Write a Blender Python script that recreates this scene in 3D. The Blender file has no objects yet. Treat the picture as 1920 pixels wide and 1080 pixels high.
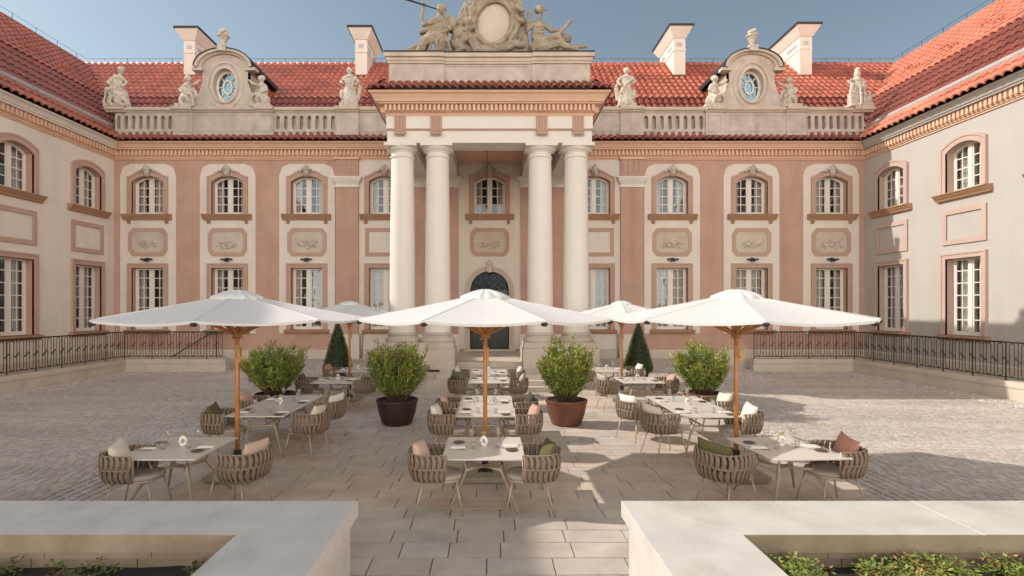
import bpy, bmesh, math, random
from mathutils import Vector, Matrix, Euler
from mathutils.noise import noise as mnoise
PI = math.pi
R = math.radians
rnd = random.Random(7)
scene = bpy.context.scene
COL = scene.collection

# ------------------------------------------------------------------ camera, world, sun, exposure
cam_d = bpy.data.cameras.new('camera'); cam = bpy.data.objects.new('camera', cam_d); COL.objects.link(cam)
cam.location = (0, 0, 2.7); cam.rotation_euler = (R(90), 0, 0)
cam_d.sensor_width = 36; cam_d.lens = 18.75; cam_d.shift_x = 0.0219; cam_d.shift_y = 0.01875
cam_d.clip_start = 0.1; cam_d.clip_end = 900
scene.camera = cam
SUN_DIR = Vector((1.405, -0.19, -1.0)).normalized()
SUN_EL = math.asin(-SUN_DIR.z)
world = bpy.data.worlds.new("World"); scene.world = world; world.use_nodes = True
wn = world.node_tree.nodes; wl = world.node_tree.links
bg = wn['Background']
sky = wn.new('ShaderNodeTexSky'); sky.sky_type = 'NISHITA'; sky.sun_disc = False
sky.sun_elevation = SUN_EL; sky.sun_rotation = math.atan2(-SUN_DIR.x, -SUN_DIR.y)
sky.air_density = 1.0; sky.dust_density = 1.2; sky.ozone_density = 1.2
hs = wn.new('ShaderNodeHueSaturation'); hs.inputs['Saturation'].default_value = 0.60; hs.inputs['Value'].default_value = 0.92
wtn = wn.new('ShaderNodeMixRGB'); wtn.blend_type = 'MULTIPLY'; wtn.inputs[0].default_value = 1; wtn.inputs[2].default_value = (0.90, 1.19, 1.15, 1)
wl.new(sky.outputs[0], wtn.inputs[1]); wl.new(wtn.outputs[0], hs.inputs['Color'])
# made-up bright cloud added behind the camera to fill the shaded facade
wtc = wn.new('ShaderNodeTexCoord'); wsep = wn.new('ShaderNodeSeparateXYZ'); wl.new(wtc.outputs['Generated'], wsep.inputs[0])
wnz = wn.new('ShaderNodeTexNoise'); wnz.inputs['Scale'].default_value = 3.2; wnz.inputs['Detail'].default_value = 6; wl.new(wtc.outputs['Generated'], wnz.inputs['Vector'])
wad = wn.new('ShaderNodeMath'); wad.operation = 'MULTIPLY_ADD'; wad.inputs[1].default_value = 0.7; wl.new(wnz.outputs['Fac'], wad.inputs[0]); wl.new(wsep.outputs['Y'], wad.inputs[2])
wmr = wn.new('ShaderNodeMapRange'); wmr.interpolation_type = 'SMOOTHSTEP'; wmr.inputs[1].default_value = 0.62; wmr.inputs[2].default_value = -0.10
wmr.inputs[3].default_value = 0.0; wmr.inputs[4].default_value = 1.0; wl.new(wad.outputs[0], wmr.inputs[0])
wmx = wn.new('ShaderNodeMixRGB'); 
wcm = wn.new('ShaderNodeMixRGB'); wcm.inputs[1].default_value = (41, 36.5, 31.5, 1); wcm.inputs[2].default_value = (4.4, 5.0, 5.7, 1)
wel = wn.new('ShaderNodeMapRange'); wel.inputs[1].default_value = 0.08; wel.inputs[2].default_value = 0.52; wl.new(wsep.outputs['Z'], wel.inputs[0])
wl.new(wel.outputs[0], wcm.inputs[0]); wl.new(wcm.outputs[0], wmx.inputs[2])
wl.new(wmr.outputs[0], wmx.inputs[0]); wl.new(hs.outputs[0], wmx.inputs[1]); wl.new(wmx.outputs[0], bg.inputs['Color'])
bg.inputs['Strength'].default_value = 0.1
sd = bpy.data.lights.new('sun', 'SUN'); sun = bpy.data.objects.new('sun', sd); COL.objects.link(sun)
sd.energy = 3.5; sd.angle = R(0.55); sd.color = (1.0, 0.93, 0.84)
sun.rotation_euler = SUN_DIR.to_track_quat('-Z', 'Y').to_euler(); sun.location = (-30, 10, 40)
scene.view_settings.view_transform = 'Standard'; scene.view_settings.look = 'None'
scene.view_settings.exposure = 0.26; scene.view_settings.gamma = 1.0
scene.render.engine = 'CYCLES'
cy = scene.cycles
cy.max_bounces = 7; cy.diffuse_bounces = 4; cy.glossy_bounces = 3; cy.transmission_bounces = 6; cy.transparent_max_bounces = 12
cy.use_denoising = True; cy.caustics_reflective = False; cy.caustics_refractive = False
cy.sample_clamp_indirect = 6

# ------------------------------------------------------------------ materials
def mat(name, col, rough=0.7, amt=0.08, scale=3.0, bump=0.0, bscale=40.0, spec=0.5, metal=0.0, col2=None, attr=False, detail=6, stain=0.0):
    m = bpy.data.materials.new(name); m.use_nodes = True
    n = m.node_tree.nodes; l = m.node_tree.links; p = n['Principled BSDF']
    p.inputs['Roughness'].default_value = rough; p.inputs['Metallic'].default_value = metal
    p.inputs['Specular IOR Level'].default_value = spec
    tc = n.new('ShaderNodeTexCoord')
    nz = n.new('ShaderNodeTexNoise'); nz.inputs['Scale'].default_value = scale; nz.inputs['Detail'].default_value = detail
    nz.inputs['Roughness'].default_value = 0.6
    l.new(tc.outputs['Object'], nz.inputs['Vector'])
    mix = n.new('ShaderNodeMixRGB')
    c2 = col2 if col2 else tuple(c*(1-amt) for c in col)
    c1 = col if col2 else tuple(min(1, c*(1+amt)) for c in col)
    ramp = n.new('ShaderNodeMapRange'); ramp.inputs[1].default_value = 0.32; ramp.inputs[2].default_value = 0.68
    l.new(nz.outputs['Fac'], ramp.inputs[0]); l.new(ramp.outputs[0], mix.inputs[0])
    mix.inputs[1].default_value = (*c1, 1); mix.inputs[2].default_value = (*c2, 1)
    last = mix.outputs[0]
    if stain:
        n2 = n.new('ShaderNodeTexNoise'); n2.inputs['Scale'].default_value = 0.9; n2.inputs['Detail'].default_value = 8
        mp = n.new('ShaderNodeMapping'); mp.inputs['Scale'].default_value = (2.4, 2.4, 0.45)
        l.new(tc.outputs['Object'], mp.inputs[0]); l.new(mp.outputs[0], n2.inputs['Vector'])
        r2 = n.new('ShaderNodeMapRange'); r2.inputs[1].default_value = 0.5; r2.inputs[2].default_value = 0.75
        r2.inputs[4].default_value = stain
        l.new(n2.outputs['Fac'], r2.inputs[0])
        m2 = n.new('ShaderNodeMixRGB'); m2.blend_type = 'MULTIPLY'; m2.inputs[2].default_value = (0.62, 0.56, 0.47, 1)
        l.new(r2.outputs[0], m2.inputs[0]); l.new(last, m2.inputs[1]); last = m2.outputs[0]
    if attr:
        at = n.new('ShaderNodeAttribute'); at.attribute_name = 'tone'
        m3 = n.new('ShaderNodeMixRGB'); m3.blend_type = 'MULTIPLY'; m3.inputs[0].default_value = 1
        l.new(last, m3.inputs[1]); l.new(at.outputs['Color'], m3.inputs[2]); last = m3.outputs[0]
    l.new(last, p.inputs['Base Color'])
    if bump:
        b = n.new('ShaderNodeBump'); b.inputs['Strength'].default_value = bump; b.inputs['Distance'].default_value = 0.01
        n3 = n.new('ShaderNodeTexNoise'); n3.inputs['Scale'].default_value = bscale; n3.inputs['Detail'].default_value = 5
        l.new(tc.outputs['Object'], n3.inputs['Vector']); l.new(n3.outputs['Fac'], b.inputs['Height']); l.new(b.outputs[0], p.inputs['Normal'])
    return m

M = {}
M['pink'] = mat('pink_render', (0.505, 0.32, 0.248), 0.85, 0.08, 0.9, 0.35, 30, 0.3, stain=0.32)
M['pinktrim'] = mat('pink_trim', (0.495, 0.325, 0.252), 0.8, 0.05, 2, 0.15, 40, 0.3, stain=0.12)
M['peach'] = mat('peach_cornice', (0.70, 0.46, 0.33), 0.8, 0.04, 2, 0.1, 40, 0.3, stain=0.15)
M['ochre'] = mat('ochre_sill', (0.40, 0.235, 0.14), 0.75, 0.08, 4, 0.1, 40, 0.3)
M['wingtrim'] = mat('pink_trim_sunlit', (0.50, 0.365, 0.31), 0.8, 0.05, 2, 0.15, 40, 0.3, stain=0.12)  # pink trim made paler, sunlight on the right wing put into the colour
M['creamR'] = mat('cream_render_sunny', (0.455, 0.42, 0.385), 0.85, 0.035, 0.8, 0.25, 30, 0.3, stain=0.10)  # wing cream darkened to offset the strong sun on the right wing
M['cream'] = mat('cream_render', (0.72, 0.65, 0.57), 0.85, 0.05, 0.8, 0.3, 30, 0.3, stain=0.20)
M['white'] = mat('white_column', (0.74, 0.69, 0.62), 0.75, 0.03, 1.2, 0.15, 25, 0.3, stain=0.08)
M['stone'] = mat('sandstone', (0.52, 0.45, 0.385), 0.85, 0.16, 2.2, 0.5, 25, 0.3, stain=0.5)
M['stoneL'] = mat('pale_stone', (0.56, 0.48, 0.39), 0.8, 0.10, 1.5, 0.4, 25, 0.35, stain=0.35)
M['kerb'] = mat('kerb_stone', (0.60, 0.52, 0.43), 0.75, 0.08, 1.5, 0.3, 40, 0.35, stain=0.25)
M['statue'] = mat('carved_stone', (0.68, 0.61, 0.51), 0.85, 0.0, 7, 0.6, 30, 0.3, col2=(0.40, 0.35, 0.285))
M['statueD'] = mat('weathered_stone', (0.43, 0.35, 0.26), 0.85, 0.0, 3, 0.5, 25, 0.3, col2=(0.24, 0.195, 0.145))
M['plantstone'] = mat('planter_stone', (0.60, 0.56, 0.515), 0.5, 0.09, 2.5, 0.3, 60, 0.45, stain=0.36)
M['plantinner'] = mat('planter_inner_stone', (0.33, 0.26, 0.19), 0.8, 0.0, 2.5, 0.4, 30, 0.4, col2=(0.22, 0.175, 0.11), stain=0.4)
M['sash'] = mat('white_paint', (0.76, 0.70, 0.62), 0.45, 0.02, 3)
M['curtain'] = mat('curtain', (0.62, 0.56, 0.49), 0.95, 0.04, 5)
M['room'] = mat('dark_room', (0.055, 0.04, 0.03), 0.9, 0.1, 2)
M['iron'] = mat('wrought_iron', (0.035, 0.024, 0.02), 0.5, 0.1, 8, metal=0.3)
M['dark'] = mat('dark_metal', (0.03, 0.028, 0.03), 0.5, 0.1, 8, metal=0.4)
M['zinc'] = mat('zinc', (0.42, 0.40, 0.39), 0.5, 0.1, 3, metal=0.2)
M['door'] = mat('black_door', (0.012, 0.014, 0.013), 0.3, 0.2, 4)
M['tileplain'] = mat('clay_ridge', (0.42, 0.13, 0.08), 0.4, 0.2, 2)
M['tile'] = mat('clay_tile', (0.36, 0.11, 0.068), 0.34, 0.22, 1.1, 0.1, 60, 0.55, attr=True)  # clay tile in a darker copy for the wing in shade
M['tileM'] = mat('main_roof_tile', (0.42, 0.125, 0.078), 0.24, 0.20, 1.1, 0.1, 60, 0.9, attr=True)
M['tileR'] = mat('sunlit_clay_tile', (0.60, 0.225, 0.145), 0.4, 0.14, 1.3, 0.1, 60, 0.45, attr=True)  # same clay tile lightened, sun on the right wing put into the colour
M['paneD'] = None
M['tile2'] = mat('shaded_glazed_tile', (0.25, 0.07, 0.048), 0.26, 0.16, 1.5, 0.0, 60, 0.7, attr=True)  # glazed tile, darkened for the shade on steep and eave slopes
M['wood'] = mat('teak', (0.44, 0.185, 0.055), 0.4, 0.22, 7, 0.1, 60)
M['strap'] = mat('woven_strap', (0.235, 0.172, 0.122), 0.85, 0.12, 30, 0.3, 250)
M['frame'] = mat('champagne_metal', (0.50, 0.41, 0.31), 0.42, 0.03, 8, metal=0.25)
M['seat'] = mat('seat_fabric', (0.43, 0.36, 0.31), 0.95, 0.05, 10, 0.3, 300)
M['top'] = mat('table_laminate', (0.66, 0.595, 0.535), 0.4, 0.02, 4, spec=0.45)
M['plate'] = mat('dark_stoneware', (0.10, 0.07, 0.055), 0.35, 0.2, 20)
M['cutlery'] = mat('cutlery_steel', (0.25, 0.2, 0.17), 0.3, 0.05, 5, metal=0.9)
M['napkin'] = mat('linen', (0.72, 0.68, 0.63), 0.9, 0.03, 20)
M['ceramic'] = mat('white_ceramic', (0.75, 0.72, 0.68), 0.35, 0.03, 5)
M['leafO'] = mat('oleander_leaf', (0.22, 0.28, 0.045), 0.45, 0.0, 9, col2=(0.13, 0.19, 0.04), spec=0.5, attr=True)
M['leafC'] = mat('topiary_leaf', (0.17, 0.22, 0.04), 0.45, 0.0, 9, col2=(0.045, 0.085, 0.02), spec=0.5, attr=True)
M['leafG'] = mat('bed_leaf', (0.25, 0.28, 0.06), 0.5, 0.0, 6, col2=(0.10, 0.14, 0.04), attr=True)
M['stem'] = mat('stem', (0.10, 0.075, 0.045), 0.8, 0.2, 10)
M['flower'] = mat('pink_flower', (0.62, 0.36, 0.42), 0.7, 0.2, 10)
M['soil'] = mat('soil', (0.030, 0.020, 0.014), 0.95, 0.3, 12, 0.9, 30)
M['potD'] = mat('dark_brown_pot', (0.045, 0.022, 0.017), 0.5, 0.2, 5)
M['potT'] = mat('rust_brown_pot', (0.165, 0.062, 0.034), 0.45, 0.2, 4)
M['basep'] = mat('umbrella_base_plate', (0.33, 0.29, 0.23), 0.6, 0.08, 5)
M['paver'] = mat('paver_stone', (0.555, 0.475, 0.405), 0.72, 0.14, 2.2, 0.5, 30, 0.4, attr=True, detail=9)
M['cobble'] = mat('cobble_stone', (0.53, 0.465, 0.41), 0.75, 0.10, 5, 0.25, 50, 0.35, attr=True)
M['joint'] = mat('joint_sand', (0.22, 0.18, 0.15), 0.95, 0.2, 8, 0.5, 60)
M['joint2'] = mat('joint_grit', (0.34, 0.295, 0.25), 0.95, 0.2, 8, 0.5, 60)
M['rope'] = mat('rope', (0.55, 0.42, 0.22), 0.9, 0.1, 20)

def canvas_mat():
    m = mat('canvas', (0.79, 0.775, 0.755), 0.9, 0.02, 3, 0.6, 5)
    n = m.node_tree.nodes; l = m.node_tree.links
    t = n.new('ShaderNodeBsdfTranslucent'); t.inputs[0].default_value = (0.7, 0.64, 0.55, 1)
    mx = n.new('ShaderNodeMixShader'); mx.inputs[0].default_value = 0.22
    l.new(n['Principled BSDF'].outputs[0], mx.inputs[1]); l.new(t.outputs[0], mx.inputs[2]); l.new(mx.outputs[0], n['Material Output'].inputs[0])
    return m
M['canvas'] = canvas_mat()
M['seam'] = mat('seam_tape', (0.62, 0.60, 0.57), 0.9, 0.02, 3)

def glass_mat(name, tint, base, ior, rough=0.02, wavy=0.0):
    m = bpy.data.materials.new(name); m.use_nodes = True
    n = m.node_tree.nodes; l = m.node_tree.links; n.remove(n['Principled BSDF'])
    t = n.new('ShaderNodeBsdfTransparent'); t.inputs[0].default_value = (*tint, 1)
    g = n.new('ShaderNodeBsdfGlossy'); g.inputs['Roughness'].default_value = rough; g.inputs[0].default_value = (0.30, 0.48, 0.58, 1) if 'oval' in name else (0.95, 0.95, 0.95, 1) if 'drink' in name else (0.62, 0.78, 0.95, 1)  # blue sky reflection put into the gloss colour of window panes
    f = n.new('ShaderNodeLayerWeight'); f.inputs['Blend'].default_value = 0.22
    ad = n.new('ShaderNodeMath'); ad.operation = 'ADD'; ad.use_clamp = True; ad.inputs[1].default_value = base
    mx = n.new('ShaderNodeMixShader')
    if wavy:
        tc = n.new('ShaderNodeTexCoord'); nz = n.new('ShaderNodeTexNoise'); nz.inputs['Scale'].default_value = 2.2
        b = n.new('ShaderNodeBump'); b.inputs['Strength'].default_value = wavy; b.inputs['Distance'].default_value = 0.05
        l.new(tc.outputs['Object'], nz.inputs['Vector']); l.new(nz.outputs['Fac'], b.inputs['Height']); l.new(b.outputs[0], g.inputs['Normal'])
    pw = n.new('ShaderNodeMath'); pw.operation = 'MULTIPLY'; pw.inputs[1].default_value = 0.7; l.new(f.outputs['Facing'], pw.inputs[0]); l.new(pw.outputs[0], ad.inputs[0]); l.new(ad.outputs[0], mx.inputs[0]); l.new(t.outputs[0], mx.inputs[1]); l.new(g.outputs[0], mx.inputs[2])
    l.new(mx.outputs[0], n['Material Output'].inputs[0])
    return m
M['pane'] = glass_mat('window_glass', (0.86, 0.86, 0.84), 0.06, 1.5, 0.01, 0.15)
M['pane2'] = glass_mat('oval_glass', (0.35, 0.50, 0.56), 0.42, 1.6, 0.05, 0.2)
M['paneD'] = glass_mat('door_glass', (0.35, 0.35, 0.35), 0.012, 1.5, 0.05, 0.3)
M['glass'] = glass_mat('drinking_glass', (0.95, 0.95, 0.95), 0.07, 1.45)

# ------------------------------------------------------------------ mesh helpers
class MB:
    def __init__(s, T=None): s.v = []; s.f = []; s.T = T; s.mi = []; s.cur = 0; s.tone = None
    def V(s, p):
        if s.T: p = s.T(*p)
        s.v.append(tuple(p)); return len(s.v)-1
    def F(s, idx): s.f.append(tuple(idx)); s.mi.append(s.cur)
    def quad(s, a, b, c, d): s.F([s.V(a), s.V(b), s.V(c), s.V(d)])
    def poly(s, pts): s.F([s.V(p) for p in pts])
    def box(s, x0, x1, y0, y1, z0, z1):
        i = [s.V((x, y, z)) for z in (z0, z1) for (x, y) in ((x0, y0), (x1, y0), (x1, y1), (x0, y1))]
        for q in ((0, 3, 2, 1), (4, 5, 6, 7), (0, 1, 5, 4), (1, 2, 6, 5), (2, 3, 7, 6), (3, 0, 4, 7)): s.F([i[k] for k in q])
    def frustum(s, c0, h0, z0, c1, h1, z1):
        i = [s.V((c[0]+a*h[0], c[1]+b*h[1], z)) for (c, h, z) in ((c0, h0, z0), (c1, h1, z1)) for (a, b) in ((-1, -1), (1, -1), (1, 1), (-1, 1))]
        for q in ((0, 3, 2, 1), (4, 5, 6, 7), (0, 1, 5, 4), (1, 2, 6, 5), (2, 3, 7, 6), (3, 0, 4, 7)): s.F([i[k] for k in q])
    def lathe(s, prof, c=(0, 0, 0), n=24, cap=True, sx=1, sy=1):
        rings = []
        for r, z in prof:
            rings.append([s.V((c[0]+sx*r*math.cos(2*PI*k/n), c[1]+sy*r*math.sin(2*PI*k/n), c[2]+z)) for k in range(n)])
        for a, b in zip(rings, rings[1:]):
            for k in range(n): s.F([a[k], a[(k+1) % n], b[(k+1) % n], b[k]])
        if cap: s.F(rings[0][::-1]); s.F(rings[-1])
    def tube(s, pts, r, n=6, closed=False, flat=None):
        pts = [Vector(p) for p in pts]; N = len(pts)
        rr = r if isinstance(r, (list, tuple)) else [r]*N
        rings = []
        up = Vector((0, 0, 1))
        for i, p in enumerate(pts):
            a = pts[(i-1) % N] if (closed or i > 0) else p
            b = pts[(i+1) % N] if (closed or i < N-1) else p
            t = (b-a)
            if t.length < 1e-9: t = Vector((0, 0, 1))
            t.normalize()
            u = up if abs(t.dot(up)) < 0.95 else Vector((0, 1, 0))
            x = t.cross(u).normalized(); y = x.cross(t).normalized()
            rings.append([s.V(p + x*rr[i]*math.cos(2*PI*k/n) + y*rr[i]*math.sin(2*PI*k/n)) for k in range(n)])
        m = N if closed else N-1
        for i in range(m):
            a = rings[i]; b = rings[(i+1) % N]
            for k in range(n): s.F([a[k], a[(k+1) % n], b[(k+1) % n], b[k]])
        if not closed: s.F(rings[0][::-1]); s.F(rings[-1])
    def ball(s, c, r, n=8, m=6, rot=None):
        if not isinstance(r, (tuple, list)): r = (r, r, r)
        rings = []
        for j in range(1, m):
            th = PI*j/m; ring = []
            for k in range(n):
                p = Vector((r[0]*math.sin(th)*math.cos(2*PI*k/n), r[1]*math.sin(th)*math.sin(2*PI*k/n), r[2]*math.cos(th)))
                if rot: p = rot @ p
                ring.append(s.V(p+Vector(c)))
            rings.append(ring)
        for e, ring in ((1, rings[0]), (-1, rings[-1])):
            p = Vector((0, 0, e*r[2]));
            if rot: p = rot @ p
            t = s.V(p+Vector(c))
            for k in range(n): s.F([t, ring[k], ring[(k+1) % n]] if e > 0 else [t, ring[(k+1) % n], ring[k]])
        for a, b in zip(rings, rings[1:]):
            for k in range(n): s.F([a[k], b[k], b[(k+1) % n], a[(k+1) % n]])
    def extrude(s, prof, u0, u1, ends=True):   # profile of (d,z) swept along u; needs T for (u,d,z)
        a = [s.V((u0, d, z)) for d, z in prof]; b = [s.V((u1, d, z)) for d, z in prof]
        n = len(prof)
        for k in range(n): s.F([a[k], a[(k+1) % n], b[(k+1) % n], b[k]])
        if ends: s.F(a); s.F(b[::-1])
    def build(s, name, m, parent=None, smooth=False, fix=False, tone=None):
        me = bpy.data.meshes.new(name); me.from_pydata(s.v, [], s.f)
        mats = m if isinstance(m, (list, tuple)) else [m]
        for q in mats: me.materials.append(q)
        if len(mats) > 1: me.polygons.foreach_set('material_index', s.mi)
        if fix:
            b = bmesh.new(); b.from_mesh(me); bmesh.ops.remove_doubles(b, verts=b.verts, dist=1e-5)
            bmesh.ops.recalc_face_normals(b, faces=b.faces); b.to_mesh(me); b.free()
        if smooth: me.polygons.foreach_set('use_smooth', [True]*len(me.polygons))
        if s.tone is not None:
            ca = me.color_attributes.new('tone', 'FLOAT_COLOR', 'POINT')
            flat = []
            for t in s.tone: flat += [t[0], t[1], t[2], 1.0]
            ca.data.foreach_set('color', flat)
        me.update()
        o = bpy.data.objects.new(name, me); COL.objects.link(o)
        if parent: o.parent = parent
        return o

def rel(o, root):   # keep world-built geometry right under an Empty that stands elsewhere
    o.parent = root; o.matrix_parent_inverse = Matrix.Translation(-Vector(root.location)); return o
def tag(o, label, cat, group=None, kind=None):
    o['label'] = label; o['category'] = cat
    if group: o['group'] = group
    if kind: o['kind'] = kind
    return o
def structure(o): o['kind'] = 'structure'; return o
def empty(name, loc=(0, 0, 0), rz=0):
    e = bpy.data.objects.new(name, None); e.empty_display_size = 0.2; COL.objects.link(e); e.location = loc; e.rotation_euler = (0, 0, rz); return e
def copy_tree(o, parent=None):
    c = o.copy(); COL.objects.link(c)
    if parent: c.parent = parent
    for ch in list(o.children): copy_tree(ch, c)
    return c
def auto_smooth(o, ang=35):
    me = o.data
    b = bmesh.new(); b.from_mesh(me)
    for f in b.faces: f.smooth = True
    for e in b.edges:
        if len(e.link_faces) == 2 and e.calc_face_angle(0) > R(ang): e.smooth = False
    b.to_mesh(me); b.free()

# column-sampled sheet with openings.  openings: (u0,u1,zlo(u),zhi(u))
def sheet(mb, u0, u1, zb, zt, ops, d, thick=0.0, nseg=0, extra=()):
    zbf = zb if callable(zb) else (lambda u: zb)
    ztf = zt if callable(zt) else (lambda u: zt)
    us = {round(u0, 5), round(u1, 5)}
    for e in extra: us.add(round(e, 5))
    for o in ops:
        n = o[4] if len(o) > 4 else 1
        for k in range(n+1): us.add(round(o[0]+(o[1]-o[0])*k/n, 5))
    if nseg:
        for k in range(nseg+1): us.add(round(u0+(u1-u0)*k/nseg, 5))
    us = sorted(u for u in us if u0-1e-6 <= u <= u1+1e-6)
    for ua, ub in zip(us, us[1:]):
        if ub-ua < 1e-5: continue
        e = (ub-ua)*1e-3; m = (ua+ub)/2
        act = sorted([o for o in ops if o[0]-1e-6 <= m <= o[1]+1e-6], key=lambda o: o[2](m))
        lo = (zbf(ua+e), zbf(ub-e))
        for o in act:
            hi = (o[2](ua+e), o[2](ub-e))
            mb.quad((ua, d, lo[0]), (ub, d, lo[1]), (ub, d, hi[1]), (ua, d, hi[0]))
            lo = (o[3](ua+e), o[3](ub-e))
            if thick:
                mb.quad((ua, d, lo[0]), (ub, d, lo[1]), (ub, d-thick, lo[1]), (ua, d-thick, lo[0]))
                mb.quad((ua, d, hi[0]), (ub, d, hi[1]), (ub, d-thick, hi[1]), (ua, d-thick, hi[0]))
        hi = (ztf(ua+e), ztf(ub-e))
        mb.quad((ua, d, lo[0]), (ub, d, lo[1]), (ub, d, hi[1]), (ua, d, hi[0]))
        if thick:
            mb.quad((ua, d, hi[0]), (ub, d, hi[1]), (ub, d-thick, hi[1]), (ua, d-thick, hi[0]))
            b = (zbf(ua+e), zbf(ub-e))
            mb.quad((ua, d, b[0]), (ub, d, b[1]), (ub, d-thick, b[1]), (ua, d-thick, b[0]))
    if thick:
        for o in ops:
            for u in (o[0], o[1]):
                e = (o[1]-o[0])*1e-3; uu = u+e if u == o[0] else u-e
                if o[3](uu)-o[2](uu) > 1e-3:
                    mb.quad((u, d, o[2](uu)), (u, d, o[3](uu)), (u, d-thick, o[3](uu)), (u, d-thick, o[2](uu)))
        for u in (u0, u1):
            uu = u+1e-4 if u == u0 else u-1e-4
            mb.quad((u, d, zbf(uu)), (u, d, ztf(uu)), (u, d-thick, ztf(uu)), (u, d-thick, zbf(uu)))
def arcfn(uc, hw, z, rise):
    if rise <= 0: return lambda u: z
    rad = (hw*hw+rise*rise)/(2*rise)
    return lambda u: z - rad + math.sqrt(max(0, rad*rad-(u-uc)**2))
def cst(z): return lambda u: z
def ringstrip(mb, inner, outer, d0, d1, closed=False):  # strip between two polylines (u,z), front at d1, sides back to d0
    n = len(inner); rng = n if closed else n-1
    for i in range(rng):
        j = (i+1) % n
        a, b, c, e = inner[i], inner[j], outer[j], outer[i]
        mb.quad((a[0], d1, a[1]), (b[0], d1, b[1]), (c[0], d1, c[1]), (e[0], d1, e[1]))
        mb.quad((a[0], d0, a[1]), (b[0], d0, b[1]), (b[0], d1, b[1]), (a[0], d1, a[1]))
        mb.quad((e[0], d1, e[1]), (c[0], d1, c[1]), (c[0], d0, c[1]), (e[0], d0, e[1]))

WX = 16.48; FY = 23.4
T_main = lambda u, d, z: (u, FY-d, z)
T_left = lambda u, d, z: (-WX+d, u, z)
T_right = lambda u, d, z: (WX-d, u, z)

# ------------------------------------------------------------------ ground
def sstep(t): t = max(0.0, min(1.0, t)); return t*t*(3-2*t)
def gh(x, y):
    return 0.45*sstep((y-18.4)/3.9)*sstep((11.4-abs(x))/2.2)
def build_ground():
    mb = MB(); xs = [-400, -60, -17.5]+[-16+i*0.8 for i in range(41)]+[17.5, 60, 400]; ys = [-400, -30, -3]+[i*0.8 for i in range(0, 31)]+[26, 60, 400]
    idx = [[mb.V((x, y, gh(x, y)-0.035 if abs(x) < 17 and y < 24.5 else -0.035)) for x in xs] for y in ys]
    for j in range(len(ys)-1):
        for i in range(len(xs)-1): mb.F([idx[j][i], idx[j][i+1], idx[j+1][i+1], idx[j+1][i]])
    structure(mb.build('ground', M['joint2']))
build_ground()
def stones(name, m, x0f, x1f, y0, y1, w, dep, gap, tonef, zj=0.004, ch=0.012, jit=0.25, rowaxis='x', skip=None, base=0.0, hh=0.03):
    mb = MB(); mb.tone = []
    y = y0; row = 0
    while y < y1-1e-6:
        d = dep*(1+rnd.uniform(-0.06, 0.06))
        if y + d > y1: d = y1-y
        x0 = x0f(y+d/2) if callable(x0f) else x0f; x1 = x1f(y+d/2) if callable(x1f) else x1f
        x = x0 - (rnd.random()*w)
        while x < x1:
            ww = w*(1+rnd.uniform(-jit, jit)); a = max(x, x0); b = min(x+ww, x1)
            if b-a > 0.03 and not (skip and skip((a+b)/2, y+d/2)):
                g = gap/2; t = tonef((a+b)/2, y+d/2); dz = rnd.uniform(-zj, zj)
                tx = rnd.uniform(-zj, zj)*0.6
                P = [(a+g, y+g), (b-g, y+g), (b-g, y+d-g), (a+g, y+d-g)]
                i0 = len(mb.v)
                for k, (px, py) in enumerate(P): mb.V((px, py, gh(px, py)-hh+base))
                cx = (a+b)/2; cyy = y+d/2
                for k, (px, py) in enumerate(P):
                    sx = px + (ch if px < cx else -ch); sy = py+(ch if py < cyy else -ch)
                    mb.V((sx, sy, gh(sx, sy)+base+dz+(tx if k in (0, 3) else -tx)))
                mb.tone += [t]*8
                mb.F([i0+4, i0+5, i0+6, i0+7])
                for k in range(4): mb.F([i0+k, i0+(k+1) % 4, i0+4+(k+1) % 4, i0+4+k])
            x += ww
        y += d; row += 1
    return mb.build(name, m)
def tone_paver(x, y):
    k = 1+0.13*(rnd.random()-0.5)+0.16*mnoise(Vector((x*0.5, y*0.5, 0)))
    h = rnd.random()
    r, g, b = (1.03, 0.985, 0.96) if h < 0.3 else ((0.985, 1.0, 1.0) if h < 0.75 else (1.01, 0.99, 0.96))
    return (k*r, k*g, k*b)
def tone_cob(x, y):
    k = 1+0.24*(rnd.random()-0.5)+0.20*mnoise(Vector((x*0.25, y*1.3, 3)))
    return (k*(1+rnd.uniform(-.04, .05)), k, k*(1+rnd.uniform(-.06, .06)))
def tone_small(x, y):
    k = 1.05+0.6*(rnd.random()-0.5); c = rnd.uniform(-0.04, 0.08)
    return (k*(1-c*0.5), k, k*(1+c))
stepskip = lambda x, y: y > 17.2 and abs(x) < 2.4
PX = 5.55
o = stones('plaza_paving', M['paver'], -PX, PX, 0.0, 18.4, 0.68, 0.36, 0.009, tone_paver, zj=0.0016, ch=0.003, jit=0.22, skip=lambda x, y: y > 17.35 and abs(x) < 2.2)
structure(o)
mbj = MB(); mbj.box(-PX-0.02, PX+0.02, -0.5, 18.38, -0.034, -0.012); structure(mbj.build('paving_joint_bed', M['joint']))
KX = 15.2
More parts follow.
